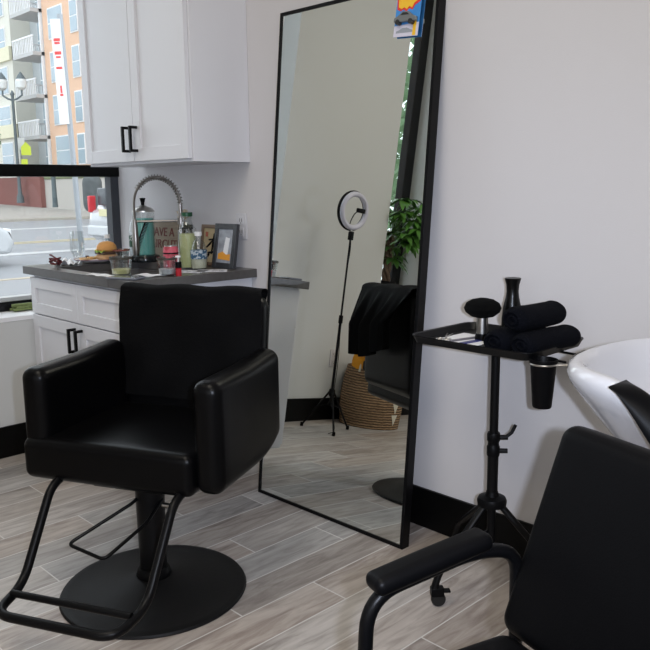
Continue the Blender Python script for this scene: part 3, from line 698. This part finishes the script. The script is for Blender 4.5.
# outlets
def outlet(label, loc, rotz):
    t = thing('wall_outlet', label, 'outlet', loc, rotz)
    obj('plate', bx(-.036, .036, -.006, 0, -.058, .058), mat('outlet white', (.55, .54, .56), .4), t, bev=.002)
    for z in (-.026, .026):
        o = obj('socket', bx(-.017, .017, -.009, -.004, z - .019, z + .019), mat('outlet white', (.6, .6, .6), .4), t, bev=.001)
        bm = B(); box(bm, -.009, -.006, -.0095, -.008, z - .006, z + .009); box(bm, .006, .009, -.0095, -.008, z - .006, z + .009); box(bm, -.002, .002, -.0095, -.008, z - .014, z - .009); obj('slots', bm, PLB, o, smooth=False)
outlet('white wall outlet above the right end of the countertop', (.875, 0, 1.10), 0)
outlet('white wall outlet low on the window wall seen in the mirror', (0, -1.957, .43), PI / 2)

# ================================================================== LEANING MIRROR
ML, MW, MB_ = 1.958, .782, .217
th = math.radians(5.33); MROT = math.radians(1.19)
mi = thing('leaning_mirror', 'tall black framed mirror leaning against the wall', 'mirror', (1.611, -MB_, 0)); mi.rotation_euler = (0, 0, MROT)
MM = Rx(-th)       # local: x across, z along the mirror, front face towards -y
fw_, fd = .013, .034
bm = B(); hw = MW / 2
box(bm, -hw, -hw + fw_, -.004, fd, 0, ML, M=MM); box(bm, hw - fw_, hw, -.004, fd, 0, ML, M=MM)
box(bm, -hw + fw_, hw - fw_, -.004, fd, 0, fw_, M=MM); box(bm, -hw + fw_, hw - fw_, -.004, fd, ML - fw_, ML, M=MM)
obj('frame', bm, METB, mi, smooth=False, bev=.001)
obj('mirror_glass', bx(-hw + .005, hw - .005, .0, .005, .005, ML - .005, M=MM), SILVER, mi, smooth=False)
obj('backing', bx(-hw + .006, hw - .006, .006, .012, .006, ML - .006, M=MM), PLB, mi, smooth=False)
# toy car card taped on the glass
card = thing('toy_car_card', 'blue toy car blister card fixed at the top right of the mirror', 'toy package', (1.607, -MB_, 0)); card.rotation_euler = (0, 0, MROT)
MK = MM @ T(.272, -.0095, 1.858) @ Ry(math.radians(4))
obj('backing_card', bx(-.053, .053, -.0015, 0, -.082, .082, M=MK), mat('card blue', (.05, .25, .62), .4, var=.3, vscale=14), card, smooth=False)
flame = [(-.045, .035), (-.03, .028), (-.02, .034), (-.006, .026), (.004, .036), (.018, .030), (.026, .044), (.046, .055), (.050, .082), (.050, .105), (-.052, .105)]
obj('red_logo', prism([(x * 1.06, z - .026) for x, z in flame], -.0022, -.0015, M=MK), mat('logo red', (.70, .04, .03), .4), card, smooth=False)
obj('yellow_logo', prism([(x * .92, z - .019) for x, z in flame], -.003, -.0022, M=MK), mat('logo yellow', (.85, .50, .03), .4), card, smooth=False)
obj('white_panel', prism([(-.053, -.082), (.053, -.082), (.053, -.038), (-.053, -.046)], -.0024, -.0015, M=MK), mat('card lilac', (.62, .60, .70), .4), card, smooth=False)
obj('yellow_strip', prism([(.030, -.080), (.043, -.080), (.043, -.024), (.030, -.030)], -.0034, -.0024, M=MK), MATS['logo yellow'], card, smooth=False)
cp = [(-.046, -.012), (-.045, .002), (-.03, .008), (-.012, .022), (.012, .022), (.03, .010), (.046, .004), (.047, -.010)]
o = obj('toy_car', prism(cp, -.018, -.003, M=MK @ T(0, 0, -.025)), mat('toy grey', (.16, .17, .17), .3), card, smooth=False, bev=.002)
obj('toy_window', prism([(-.018, .010), (-.008, .018), (.010, .018), (.02, .010)], -.0186, -.002, M=MK @ T(0, 0, -.025)), mat('toy dark', (.03, .03, .03), .2), o, smooth=False)
for x in (-.028, .028): obj('toy_wheel', lathe([(0, -.008), (.009, -.008), (.009, .008), (0, .008)], 14, M=MK @ T(x, -.012, -.037) @ Rx(PI / 2)), MATS['toy dark'], o)
obj('printed_car', prism([(x * .8, z * .5) for x, z in cp], -.0026, -.0022, M=MK @ T(-.006, 0, -.064)), mat('print grey', (.30, .32, .36), .4), card, smooth=False)

# ================================================================== SALON CHAIR
AZ = math.radians(153.4)
sc = thing('salon_chair', 'black vinyl salon chair on a round base with a cape over its back', 'chair', (1.620, -.970, 0), -AZ)
# local: +y forward, -x is the right side in the photo
W2_ = .33
obj('base_disc', lathe([(.291, 0), (.294, .004), (.290, .010), (.275, .014), (.268, .013), (.20, .020), (.11, .034), (.06, .050), (.05, .052), (0, .052)], 72, c=(.013, 0, 0)), RUB, sc)
obj('column_collar', lathe([(.052, .045), (.056, .055), (.050, .075), (.045, .08), (0, .08)], 32, c=(.013, 0, 0)), PLB, sc)
obj('hydraulic_column', lathe([(.042, .06), (.046, .34), (.048, .40), (0, .40)], 32, c=(.013, 0, 0)), METB, sc)
obj('seat_mount', bx(-.12, .12, -.14, .14, .388, .41), METB, sc, bev=.004)
obj('seat', pad(.288, .235, .064, .028, 12, bulge=(0, .0, .010), c=(.040, -.038, .473)), LEATH, sc)
for s in (-1, 1):
    # arm: rounded slab with bigger lower rear corner
    bm = pad(.044, .228, .165, .036, 12, bulge=(.004, 0, 0), c=(s * .288, -.045, .583))
    for v in bm.verts:
        y = v.co.y + .045; z = v.co.z
        if y < 0: # lower rear corner rounded up
            k = (min(1, -y / .228)) ** 3; lowk = max(0, (.583 - z) / .165)
            v.co.z += .075 * k * lowk
            v.co.z += .012 * (-y / .228) * max(0, (z - .583) / .165)
    obj('armrest', bm, LEATH, sc)
LB = math.radians(6)
MBK = T(0, -.285, .50) @ Rx(LB)
obj('backrest', pad(.262, .046, .225, .042, 14, bulge=(0, 0, 0), c=(0, 0, .195), M=MBK), LEATH, sc)
# footrest: tube loop dropping from under the seat front, U at the bottom
q = [(-.205, .05, .412), (-.205, .215, .42), (-.200, .375, .175), (-.185, .505, .160), (.185, .505, .160), (.200, .375, .175), (.205, .215, .42), (.205, .05, .412)]
obj('footrest', tube(smooth_path(q, .055, 8), .0130, 14), METB, sc)
obj('footrest_bar', tube([(-.190, .430, .180), (.190, .430, .180)], .010, 12), METB, sc)
q = [(.035, .0, .33), (.04, .05, .31), (.17, .21, .225), (.02, .245, .215), (-.03, .09, .27), (-.03, 0, .31)]
obj('pump_lever', tube(smooth_path(q, .022, 6), .0055, 10), METB, sc)
obj('lever_bolt', tube([(-.045, .02, .30), (-.085, .02, .30)], .009, 10), CHROME, sc)
# cape / cover cloth over the back of the chair: hangs in front and behind
def cape_fn(u, v):
    # u along the hang (0 front bottom .. 1 rear bottom), v across
    top = .424; f = .055; fr = .36; bk = .27; capl = 2 * f; tot = fr + capl + bk; s = u * tot; wob = 0
    if s < fr: y, z, hang = f, top - fr + s, (fr - s)
    elif s < fr + capl: a = (s - fr) / capl * PI; y, z, hang = f * math.cos(a), top + f * .35 * math.sin(a), 0
    else: y, z, hang = -f, top - (s - fr - capl), (s - fr - capl)
    x = (v - .5) * .53
    if s < fr: 
        y += .003 + .004 * math.sin(x * 38 + z * 9) * min(1, hang * 5) + .004 * math.sin(x * 17 + 2 - z * 16) + .003 * math.sin(z * 40 + x * 22) * math.sin(x * 9)
        x *= 1 + .0 * hang
    elif hang:
        k = min(1, hang * 7); y -= k * (.035 + .020 * math.sin(x * 42 + 1) + .008 * math.sin(x * 90)); x = x * (.95 - .12 * k) + .012 + .035 * k; y -= .035 * k
        z -= .035 * math.sin(x * 9 + .5) * k * (hang / bk)
    else: z += .003 * math.sin(x * 30) + .003; x = x * (1 - .05 * a / PI) + .012 * a / PI
    return MBK @ Vector((x, y, z))
cl = obj('chair_cape', sheet(cape_fn, 90, 90, .003), CLOTH, angle=80)
cl.location = sc.location; cl.rotation_euler = sc.rotation_euler
tag(cl, 'black cape draped over the backrest of the salon chair, front and rear', 'cape')
# ================================================================== RING LIGHT, BASKET, PLANT (seen in the mirror)
rl = thing('ring_light', 'white ring light on a black tripod by the window wall, seen in the mirror', 'ring light', (.30, -1.65, 0))
obj('pole', tube([(0, 0, .16), (0, 0, .72)], .0095, 12), METB, rl); obj('upper_pole', tube([(0, 0, .70), (0, 0, 1.22)], .0065, 12), METB, rl)
obj('clamp', lathe([(.014, .69), (.014, .74)], 16), PLB, rl); obj('hub', lathe([(.016, .22), (.020, .23), (.020, .26), (.012, .27)], 16), PLB, rl)
obj('lower_hub', lathe([(.014, .155), (.016, .16), (.016, .185), (.012, .19)], 16), PLB, rl)
for k in range(3):
    a = math.radians(-85 + 120 * k); d = Vector((math.cos(a), math.sin(a), 0))
    lg = obj('leg', tube([d * .015 + Vector((0, 0, .25)), d * .175 + Vector((0, 0, .012))], .0065, 8), METB, rl)
    obj('rubber_foot', lathe([(.008, 0), (.011, .004), (.011, .022), (.007, .026)], 12, c=tuple(d * .177)), PLB, lg)
    obj('brace', tube([d * .012 + Vector((0, 0, .17)), d * .10 + Vector((0, 0, .137))], .004, 6), METB, rl)
obj('swivel', bx(-.014, .014, -.014, .014, 1.22, 1.275), PLB, rl, bev=.004); obj('neck_joint', lathe([(.006, 1.27), (.006, 1.30)], 12), CHROME, rl)
RZA = math.radians(94); MR = T(0, 0, 1.405) @ Rz(RZA) @ Rx(math.radians(4)) @ Rx(PI / 2)
def ringtor(R_, r, zs, c, nm, m, z0=0, fr=(0, 2 * PI)):
    pts = [MR @ Vector((R_ * math.cos(2 * PI * i / 64), R_ * math.sin(2 * PI * i / 64), z0)) for i in range(64)]
    return obj(nm, tube(pts, r, 12, closed=True), m, rl)
ringtor(.105, .017, 0, 0, 'diffuser_ring', mat('ring diffuser', (.58, .57, .66), .35), .004)
ringtor(.112, .0165, 0, 0, 'ring_housing', METB, -.012)
obj('phone_holder', pad(.032, .014, .012, .006, 5, M=MR @ T(-.055, .01, .006)), PLB, rl)
obj('gooseneck', tube(smooth_path([MR @ Vector(p_) for p_ in ((.01, -.115, -.01), (.012, -.06, .0), (-.01, -.01, .004), (-.045, .006, .004))], .04, 6), .0035, 8), PLB, rl)
obj('cable', tube(smooth_path([(0, .008, 1.27), (.03, .02, 1.18), (.012, .012, 1.0), (.014, .012, .7), (.05, .03, .45), (.03, .02, .2), (.09, .03, .01), (.10, .10, .006)], .12, 8), .0022, 6), WHITEP if False else PLB, rl)

bk_ = thing('woven_basket', 'woven straw basket with white triangles standing by the window wall', 'basket', (.215, -2.165, 0))
m = bpy.data.materials.new('woven straw'); m.use_nodes = True; n = m.node_tree.nodes; l = m.node_tree.links; b = n['Principled BSDF']; b.inputs['Roughness'].default_value = .85
tc = n.new('ShaderNodeTexCoord'); wv = n.new('ShaderNodeTexWave'); wv.bands_direction = 'Z'; wv.inputs['Scale'].default_value = 18; wv.inputs['Distortion'].default_value = 2.2; wv.inputs['Detail'].default_value = 3; wv.inputs['Detail Scale'].default_value = 2
nz = n.new('ShaderNodeTexNoise'); nz.inputs['Scale'].default_value = 55; mp_ = n.new('ShaderNodeMapping'); mp_.inputs['Scale'].default_value = (1, 1, 3)
l.new(tc.outputs['Object'], wv.inputs[0]); l.new(tc.outputs['Object'], mp_.inputs[0]); l.new(mp_.outputs[0], nz.inputs[0])
ml = n.new('ShaderNodeMath'); ml.operation = 'MULTIPLY'; l.new(wv.outputs[1], ml.inputs[0]); l.new(nz.outputs[0], ml.inputs[1])
rp = n.new('ShaderNodeValToRGB'); rp.color_ramp.elements[0].color = (.085, .048, .025, 1); rp.color_ramp.elements[1].color = (.42, .27, .15, 1); rp.color_ramp.elements[1].position = .5; l.new(ml.outputs[0], rp.inputs[0]); l.new(rp.outputs[0], b.inputs['Base Color'])
bp_ = n.new('ShaderNodeBump'); bp_.inputs['Strength'].default_value = .8; bp_.inputs['Distance'].default_value = .01; l.new(wv.outputs[1], bp_.inputs['Height']); l.new(bp_.outputs[0], b.inputs['Normal'])
prof = []
for i in range(40):
    z = .40 * i / 39; prof.append((.205 + .018 * math.sin(z / .40 * PI) - .012 * z / .4 + .003 * math.sin(i * PI), z))
inner = [(r - .015, z) for r, z in reversed(prof) if z > .02]
obj('body', lathe([(0, 0)] + prof + inner + [(0, .02)], 64), m, bk_)
CRM = mat('cream yarn', (.66, .62, .52), .9)
def onb(a, z, out=.0035):
    r = .205 + .018 * math.sin(z / .40 * PI) - .012 * z / .4 + out; return Vector((r * math.cos(a), r * math.sin(a), z))
for a0 in (.02, 2.6, 4.4):
    for zc in (.03, .11, .19, .27):
        bm = B(); V = [bm.verts.new(onb(a0 + da, z_)) for da, z_ in ((-.14, zc + .075), (0, zc + .075), (.14, zc + .075), (.07, zc + .038), (0, zc), (-.07, zc + .038))]
        bm.faces.new(V); obj('triangle_motif', bm, CRM, bk_, smooth=False)
for a0 in (1.15, 1.15 + PI):
    pts = smooth_path([onb(a0 - .3, .37, -.006), onb(a0 - .28, .47, -.006), onb(a0 - .1, .52, -.01), onb(a0 + .1, .52, -.01), onb(a0 + .28, .47, -.006), onb(a0 + .3, .37, -.006)], .05, 6)
    obj('handle', tube(pts, .011, 10), CRM, bk_)
ORG = mat('orange plush', (.80, .34, .02), .9, bump=.4, bscale=120)
yb = thing('orange_soft_bag', 'orange and black soft bag stuffed in the woven basket', 'bag', (.215, -2.085, .215))
obj('bag', pad(.10, .115, .15, .09, 8, c=(0, 0, .16)), ORG, yb)
obj('black_stripe', tube(smooth_path([(.03, .115, .30), (.10, .09, .25), (.105, .06, .18), (.10, .10, .13)], .05, 5), .018, 8), mat('black plush', (.015, .015, .02), .9), yb)
obj('folded_top', tube(smooth_path([(-.08, .12, .30), (-.02, .13, .37), (.06, .08, .38), (.10, .10, .30)], .04, 5), [.02] + [.035] * 12 + [.02], 10) if False else pad(.05, .05, .04, .035, 6, c=(.03, .09, .30)), ORG, yb)
obj('dark_fold', pad(.03, .03, .035, .02, 5, c=(.075, .095, .205)), mat('black plush', (.01, .01, .01), .9), yb)

# potted money tree on the second window sill
pt_ = thing('potted_money_tree', 'potted plant with a braided trunk on the far window sill, seen in the mirror', 'plant', (-.085, -2.53, SZ + .001))
obj('pot', lathe([(0, 0), (.055, 0), (.072, .30), (.082, .31), (.082, .335), (.070, .335), (.068, .30), (0, .30)], 28), METB, pt_)
for k in range(3):
    pts = [(.020 * math.cos(i * .42 + k * 2.09), .020 * math.sin(i * .42 + k * 2.09), .29 + i * .018) for i in range(24)]
    obj('trunk', tube(pts, .015, 8), mat('braided bark', (.20, .13, .09), .8, var=.4, vscale=60), pt_)
bm = B(); rnd = random.Random(21); stems = B()
def leaf(bm, p, d, L_, wd):
    side = d.cross(Vector((0, 0, 1))).normalized(); up = side.cross(d).normalized(); rows = []
    for i in range(6):
        t = i / 5; ww = wd * math.sin(PI * min(.98, t * .95 + .03)) ** .8; c = p + d * L_ * t - Vector((0, 0, 1)) * L_ * .45 * t * t
        rows.append([bm.verts.new(c - side * ww + up * ww * .25), bm.verts.new(c), bm.verts.new(c + side * ww + up * ww * .25)])
    for A, D in zip(rows, rows[1:]):
        for j in range(2): bm.faces.new((A[j], A[j + 1], D[j + 1], D[j]))
for k in range(34):
    a = rnd.uniform(0, 2 * PI); hgt = rnd.uniform(.48, .98); rr = rnd.uniform(.06, .20) * (1 if hgt > .6 else .8)
    c = Vector((rr * math.cos(a) + .06, rr * math.sin(a) * .9 - .04, hgt)); c.x = max(c.x, -.07); tube([(0, 0, .68), (c.x * .4, c.y * .4, .72 + (hgt - .7) * .6), tuple(c)], .0035, 5, bm=stems)
    for j in range(6):
        b0 = a + (j - 2.5) * .85; d = Vector((math.cos(b0), math.sin(b0), rnd.uniform(-.5, .25))).normalized()
        leaf(bm, c, d, rnd.uniform(.085, .14), rnd.uniform(.018, .028))
obj('stems', stems, mat('plant stem', (.12, .22, .06), .6), pt_)
lf = obj('foliage', bm, mat('glossy leaf green', (.075, .20, .035), .35, var=.45, vscale=12), pt_)

# ================================================================== TRAY STAND
ts = thing('tray_stand', 'black salon tray on a tripod pole with casters beside the mirror', 'tray stand', (2.375, -.225, 0))
obj('pole', tube([(0, 0, .12), (0, 0, .79)], .0135, 16), METB, ts)
obj('outer_sleeve', tube([(0, 0, .29), (0, 0, .46)], .0170, 16), METB, ts)
obj('height_clamp', lathe([(.0185, .445), (.020, .45), (.020, .475), (.017, .48), (.017, .49), (.020, .495), (.020, .515), (.018, .52)], 20), PLB, ts)
for z in (.462, .505):
    k_ = tube([(.015, .010, z), (.034, .026, z)], .008, 8); obj('clamp_knob', k_, PLB, ts)
obj('clamp_lever', tube([(.028, .022, .505), (.042, .034, .52), (.050, .042, .545)], .0055, 8), PLB, ts)
obj('hub', lathe([(.020, .275), (.044, .285), (.046, .300), (.042, .310), (.022, .316), (.018, .33)], 28), PLB, ts)
for ang in (253, 20, 150):
    a = math.radians(ang); d = Vector((math.cos(a), math.sin(a), 0)); R_ = .215
    if ang == 20: R_ = .22
    if ang == 150: R_ = .27
    pts = smooth_path([d * .03 + Vector((0, 0, .285)), d * (R_ - .02) + Vector((0, 0, .11)), d * R_ + Vector((0, 0, .055))], .04, 5)
    lg = obj('leg', tube(pts, .0125, 12, sx=1, sy=.8), METB, ts)
    cs = obj('caster', bx(-.013, .013, -.010, .030, .034, .062, M=T(*(d * R_)) @ Rz(math.radians(-40))), PLB, lg, bev=.003)
    obj('wheel', lathe([(0, -.009), (.020, -.009), (.0225, -.005), (.0225, .005), (.020, .009), (0, .009)], 24, M=T(*(d * R_)) @ Rz(math.radians(-40)) @ T(0, .014, .0226) @ Ry(PI / 2)), mat('caster rubber', (.008, .008, .008), .5), cs)
    obj('hub_ring', tube([T(*(d * R_)) @ Rz(math.radians(-40)) @ Vector((-.0095, .014 + .0165 * math.cos(q_), .0226 + .0165 * math.sin(q_))) for q_ in [2 * PI * i_ / 24 for i_ in range(24)]], .0016, 6, closed=True), mat('light grey plastic', (.35, .35, .35), .4), cs)
    obj('brake_tab', bx(-.010, .010, .022, .050, .046, .052, M=T(*(d * R_)) @ Rz(math.radians(-40))), PLB, cs, bev=.001)
obj('strut', tube([(-.0, -.0, .20), Vector((math.cos(math.radians(253)), math.sin(math.radians(253)), 0)) * .12 + Vector((0, 0, .185))], .005, 8), METB, ts)
TZ = .806; tcx, tcy = .0, .0
obj('mount_plate', bx(-.11, .11, -.025, .025, .785, .800), METB, ts, bev=.003)
def rrect(hx, hy, r, n=6):
    P = []
    for cx, cy, a0 in ((hx - r, hy - r, 0), (-hx + r, hy - r, 90), (-hx + r, -hy + r, 180), (hx - r, -hy + r, 270)):
        for i in range(n + 1): a = math.radians(a0 + 90 * i / n); P.append((cx + r * math.cos(a), cy + r * math.sin(a)))
    return P
bm = B(); rings = []
for hx, hy, r, z in ((.196, .146, .024, .800), (.206, .156, .032, .820), (.211, .161, .036, .822), (.211, .161, .036, .819), (.208, .158, .034, .816), (.199, .149, .026, .7975)):
    rings.append([bm.verts.new((x, y, z)) for x, y in rrect(hx, hy, r)])
for A, D in zip(rings, rings[1:]):
    for i in range(len(A)): bm.faces.new((A[i], A[(i + 1) % len(A)], D[(i + 1) % len(A)], D[i]))
bm.faces.new(rings[0]); bm.faces.new(rings[-1][::-1])
tr = obj('tray', bm, mat('black tray enamel', (.004, .004, .0045), .34, spec=.25), ts)
# arm with ring for the cup
ax = [(.10, -.06, .792), (.34, -.075, .795)]; obj('cup_arm', tube([(.08, -.055, .794), (.27, -.075, .794)], .0035, 8), METB, ts)
obj('cup_arm', tube([(.08, .055, .794), (.36, .02, .794)], .0035, 8), METB, ts)
CUPC = Vector((.232, -.125, 0))
obj('cup_ring', tube([(CUPC.x + .036 * math.cos(a), CUPC.y + .036 * math.sin(a), .794) for a in [2 * PI * i / 40 for i in range(40)]], .003, 8, closed=True), CHROME, ts)
obj('ring_wire', tube(smooth_path([(CUPC.x + .036, CUPC.y, .794), (.35, -.06, .797), (.37, -.02, .797), (.30, -.03, .794)], .02, 5), .0025, 8), CHROME, ts)
cup = thing('black_cup', 'black plastic cup hanging in the chrome ring beside the tray', 'cup', tuple(Vector((2.375, -.225, .672)) + CUPC))
obj('cup', lathe([(0, 0), (.024, 0), (.026, .004), (.0345, .118), (.038, .128), (.0375, .134), (.034, .134), (.031, .118), (.024, .006), (0, .006)], 32), PLB, cup)
TX, TY, TT = 2.375, -.225, .8005
db = thing('neck_duster', 'black mushroom shaped neck duster with a silver collar on the tray', 'brush', (TX - .055, TY + .005, TT))
obj('handle', lathe([(0, 0), (.020, 0), (.022, .004), (.020, .022), (.0, .022)], 28), PLB, db)
obj('collar', lathe([(.0185, .02), (.0175, .074), (0, .074)], 28), CHROME, db)
obj('bristles', lathe([(.016, .070), (.035, .075), (.052, .088), (.0565, .100), (.050, .115), (.034, .125), (.012, .130), (0, .1305)], 40), mat('black bristles', (.003, .003, .003), .9, bump=1, bscale=400, spec=.1), db)
vs_ = thing('black_bottle', 'slim waisted black bottle standing behind the rolled towels on the tray', 'bottle', (TX - .012, TY + .10, TT))
obj('body', lathe([(0, 0), (.030, 0), (.0315, .006), (.031, .06), (.028, .095), (.021, .125), (.0185, .145), (.020, .165), (.0245, .182), (.025, .186), (.022, .187), (0, .185)], 32), mat('glossy black bottle', (.003, .003, .003), .28, spec=.25), vs_)
def towel(label, x, y, z, ang, L_, r, squ=.85, seed=0):
    rnd = random.Random(seed); bm = B(); rings = []; NA, NL = 56, 22
    for j in range(NL + 1):
        t = j / NL; yy = (t - .5) * L_; k = (1 - max(0, abs(2 * t - 1) - .86) / .14 * .22); ring = []
        for i in range(NA):
            a = 2 * PI * i / NA; rr = r * k * (1 + .05 * math.sin(2 * a + seed) + .04 * math.sin(5 * t + seed * 2 + a)); 
            if 2.2 < (a + .5 * math.sin(3 * t)) % (2 * PI) < 2.42: rr *= .90
            ring.append(bm.verts.new((rr * math.cos(a), yy, r * squ + rr * squ * math.sin(a))))
        rings.append(ring)
    for A, D in zip(rings, rings[1:]):
        for i in range(NA): bm.faces.new((A[i], A[(i + 1) % NA], D[(i + 1) % NA], D[i]))
    for ring, s in ((rings[0], -1), (rings[-1], 1)): # rolled end, stepping in and out like a spiral
        prev = ring
        for q_, dep in ((.80, .004), (.72, -.012), (.56, -.012), (.50, .0), (.36, .001), (.30, -.012), (.12, -.010)):
            cc = Vector((0, ring[0].co.y, r * squ)); nr = [bm.verts.new(cc + (v.co - cc) * q_ + Vector((0, s * dep, 0))) for v in ring]
            for i in range(NA): bm.faces.new((prev[i], prev[(i + 1) % NA], nr[(i + 1) % NA], nr[i]))
            prev = nr
        bm.faces.new(prev)
    o = obj('rolled_towel', bm, TOWEL, angle=70, loc=(x, y, z)); o.rotation_euler.z = ang
    return tag(o, label, 'towel', 'rolled towels on the tray')
towel('black rolled towel at the front left of the stack on the tray', TX + .090, TY - .038, TT, math.radians(-2), .22, .042, seed=1)
towel('black rolled towel at the right bottom of the stack on the tray', TX + .174, TY - .012, TT, math.radians(-4), .245, .040, seed=2)
towel('black rolled towel lying on top of the other two on the tray', TX + .133, TY - .008, TT + .063, math.radians(-3), .225, .041, seed=3)
tag(obj('paper_liner', bx(-.075, .075, -.085, .085, 0, .0008), PAPERW, smooth=False, loc=(TX - .09, TY - .02, TT)), 'white paper lying in the left half of the tray', 'paper')
rz_ = thing('hair_scissors', 'small steel hair scissors on the white paper in the tray', 'scissors', (TX - .155, TY - .045, TT + .001), math.radians(25))
for s in (-1, 1):
    obj('blade', bx(-.002, .002, 0, .07, .001, .003, M=Rz(s * .12) ), CHROME, rz_)
    obj('finger_loop', tube([(s * .012 + .011 * math.cos(a), -.03 + .013 * math.sin(a), .003) for a in [2 * PI * i / 20 for i in range(20)]], .002, 6, closed=True), CHROME, rz_)
o = obj('blue_comb', bx(-.010, .010, -.075, .075, 0, .003), mat('navy plastic', (.03, .035, .16), .4), smooth=False, bev=.001, loc=(TX - .06, TY - .06, TT + .001)); o.rotation_euler.z = math.radians(-8); tag(o, 'navy blue flat comb lying on the paper in the tray', 'comb')
o = obj('razor', bx(-.006, .006, -.055, .055, 0, .005), mat('grey metal razor', (.25, .24, .27), .3, .7), smooth=False, bev=.001, loc=(TX - .095, TY - .03, TT + .001)); o.rotation_euler.z = math.radians(-14); tag(o, 'grey straight razor lying beside the navy comb in the tray', 'razor')

# ================================================================== SHAMPOO BASIN
bs = thing('shampoo_basin', 'white ceramic shampoo basin with a black neck rest at the right edge', 'basin', (3.09, -.47, 0))
NB = 72
def bring(a, b_, z, cx=0, cy=0, notch=0, up=0):
    out = []
    for i in range(NB):
        t = 2 * PI * i / NB; c, s = math.cos(t), math.sin(t); n_ = 2.6
        x = a * math.copysign(abs(c) ** (2 / n_), c); y = b_ * math.copysign(abs(s) ** (2 / n_), s)
        dz = 0
        if notch and y < 0: dz = -notch * math.exp(-((x - .045) / .085) ** 2)
        dz += up * (y / b_) 
        out.append((x + cx, y + cy, z + dz))
    return out
secs = [bring(.10, .12, .55, 0, .06), bring(.14, .16, .62, 0, .05), bring(.19, .20, .70, 0, .03), bring(.235, .24, .77, 0, .01, .04), bring(.262, .262, .815, 0, 0, .07), bring(.284, .280, .842, 0, 0, .085), bring(.292, .287, .865, 0, 0, .09), bring(.286, .282, .883, 0, 0, .09),
        bring(.268, .266, .888, 0, 0, .09), bring(.252, .250, .872, 0, .004, .085), bring(.24, .235, .82, 0, .008, .05), bring(.20, .20, .75, 0, .015), bring(.12, .12, .715, 0, .03), bring(.03, .03, .705, 0, .05)]
bm = B(); R_ = [[bm.verts.new(v) for v in s_] for s_ in secs]
for A, D in zip(R_, R_[1:]):
    for i in range(NB): bm.faces.new((A[i], A[(i + 1) % NB], D[(i + 1) % NB], D[i]))
bm.faces.new(R_[0]); bm.faces.new(R_[-1][::-1])
obj('bowl', bm, CERAM, bs, angle=60)
obj('pedestal', lathe([(.16, 0), (.165, .02), (.13, .06), (.11, .30), (.115, .56), (0, .56)], 40, c=(0, .10, 0)), mat('white pedestal', (.7, .7, .72), .3), bs)
obj('drain', lathe([(0, .706), (.03, .706), (.028, .711), (0, .711)], 24, c=(0, .05, 0)), CHROME, bs)
# black gel neck rest wrapped over the notch
def nr(u, v):
    x0 = (u - .5) * .27; x = x0 + .045; e_ = -.09 * math.exp(-(x0 / .085) ** 2)
    wdt = math.sin(PI * min(1, max(0, u)))
    s = v * 2 - 1 # -1 outside bottom, 1 inside
    yb = -.272; a = s * PI * .5
    y = yb - .045 * math.sin(-a) * (.6 + .4 * wdt) - .0; z = .886 + e_ + .028 * math.cos(a) * wdt - (.05 * wdt * max(0, -s) ** 1.5) - .035 * max(0, s) * wdt
    return Vector((x, y if s > 0 else yb + .045 * math.sin(a), z + .004))
obj('neck_rest', sheet(nr, 36, 20, .006), PLB, bs, angle=70)

# ================================================================== SHAMPOO CHAIR (foreground right)
AZ2 = math.radians(197)
u2 = Vector((math.sin(AZ2), math.cos(AZ2), 0)); l2 = Vector((-u2.y, u2.x, 0))   # l2 = towards the photo's right
# local frame: +y forward, +x = photo left
org = Vector((2.983, -1.072, 0)) + l2 * .275 + u2 * .20
sh2 = thing('shampoo_chair', 'black reclining chair with tubular arms in the right foreground', 'chair', tuple(org), -AZ2)
# backrest: bottom edge at y=-.20 z=.47, leaning back
MB2 = T(0, -.215, .475) @ Rx(math.radians(21))
obj('backrest', pad(.292, .042, .195, .030, 14, bulge=(0, .012, 0), c=(.010, 0, .193), M=MB2), LEATH2, sh2)
obj('seat', pad(.280, .28, .045, .035, 12, bulge=(0, 0, .010), c=(0, .09, .455)), LEATH2, sh2)
obj('seat_frame', bx(-.22, .22, -.17, .27, .355, .382), METB, sh2, bev=.004)
for s in (-1, 1):
    q = [(s * .302, -.235, .0), (s * .302, -.225, .622), (s * .302, -.13, .642), (s * .302, .085, .612), (s * .302, .115, .0)]
    obj('arm_frame', tube(smooth_path([Vector(v) for v in q], .06, 8), .0125, 16), METB, sh2)
    bm = pad(.026, .118, .0155, .014, 8, bulge=(0, 0, .003), c=(0, 0, 0), M=T(s * .302, -.038, .647) @ Rx(math.radians(-7.9)))
    obj('arm_pad', bm, PLB, sh2)
obj('cross_tube', tube([(-.302, -.23, .36), (.302, -.23, .36)], .0125, 12), METB, sh2)
obj('cross_tube', tube([(-.302, .10, .34), (.302, .10, .34)], .0125, 12), METB, sh2)
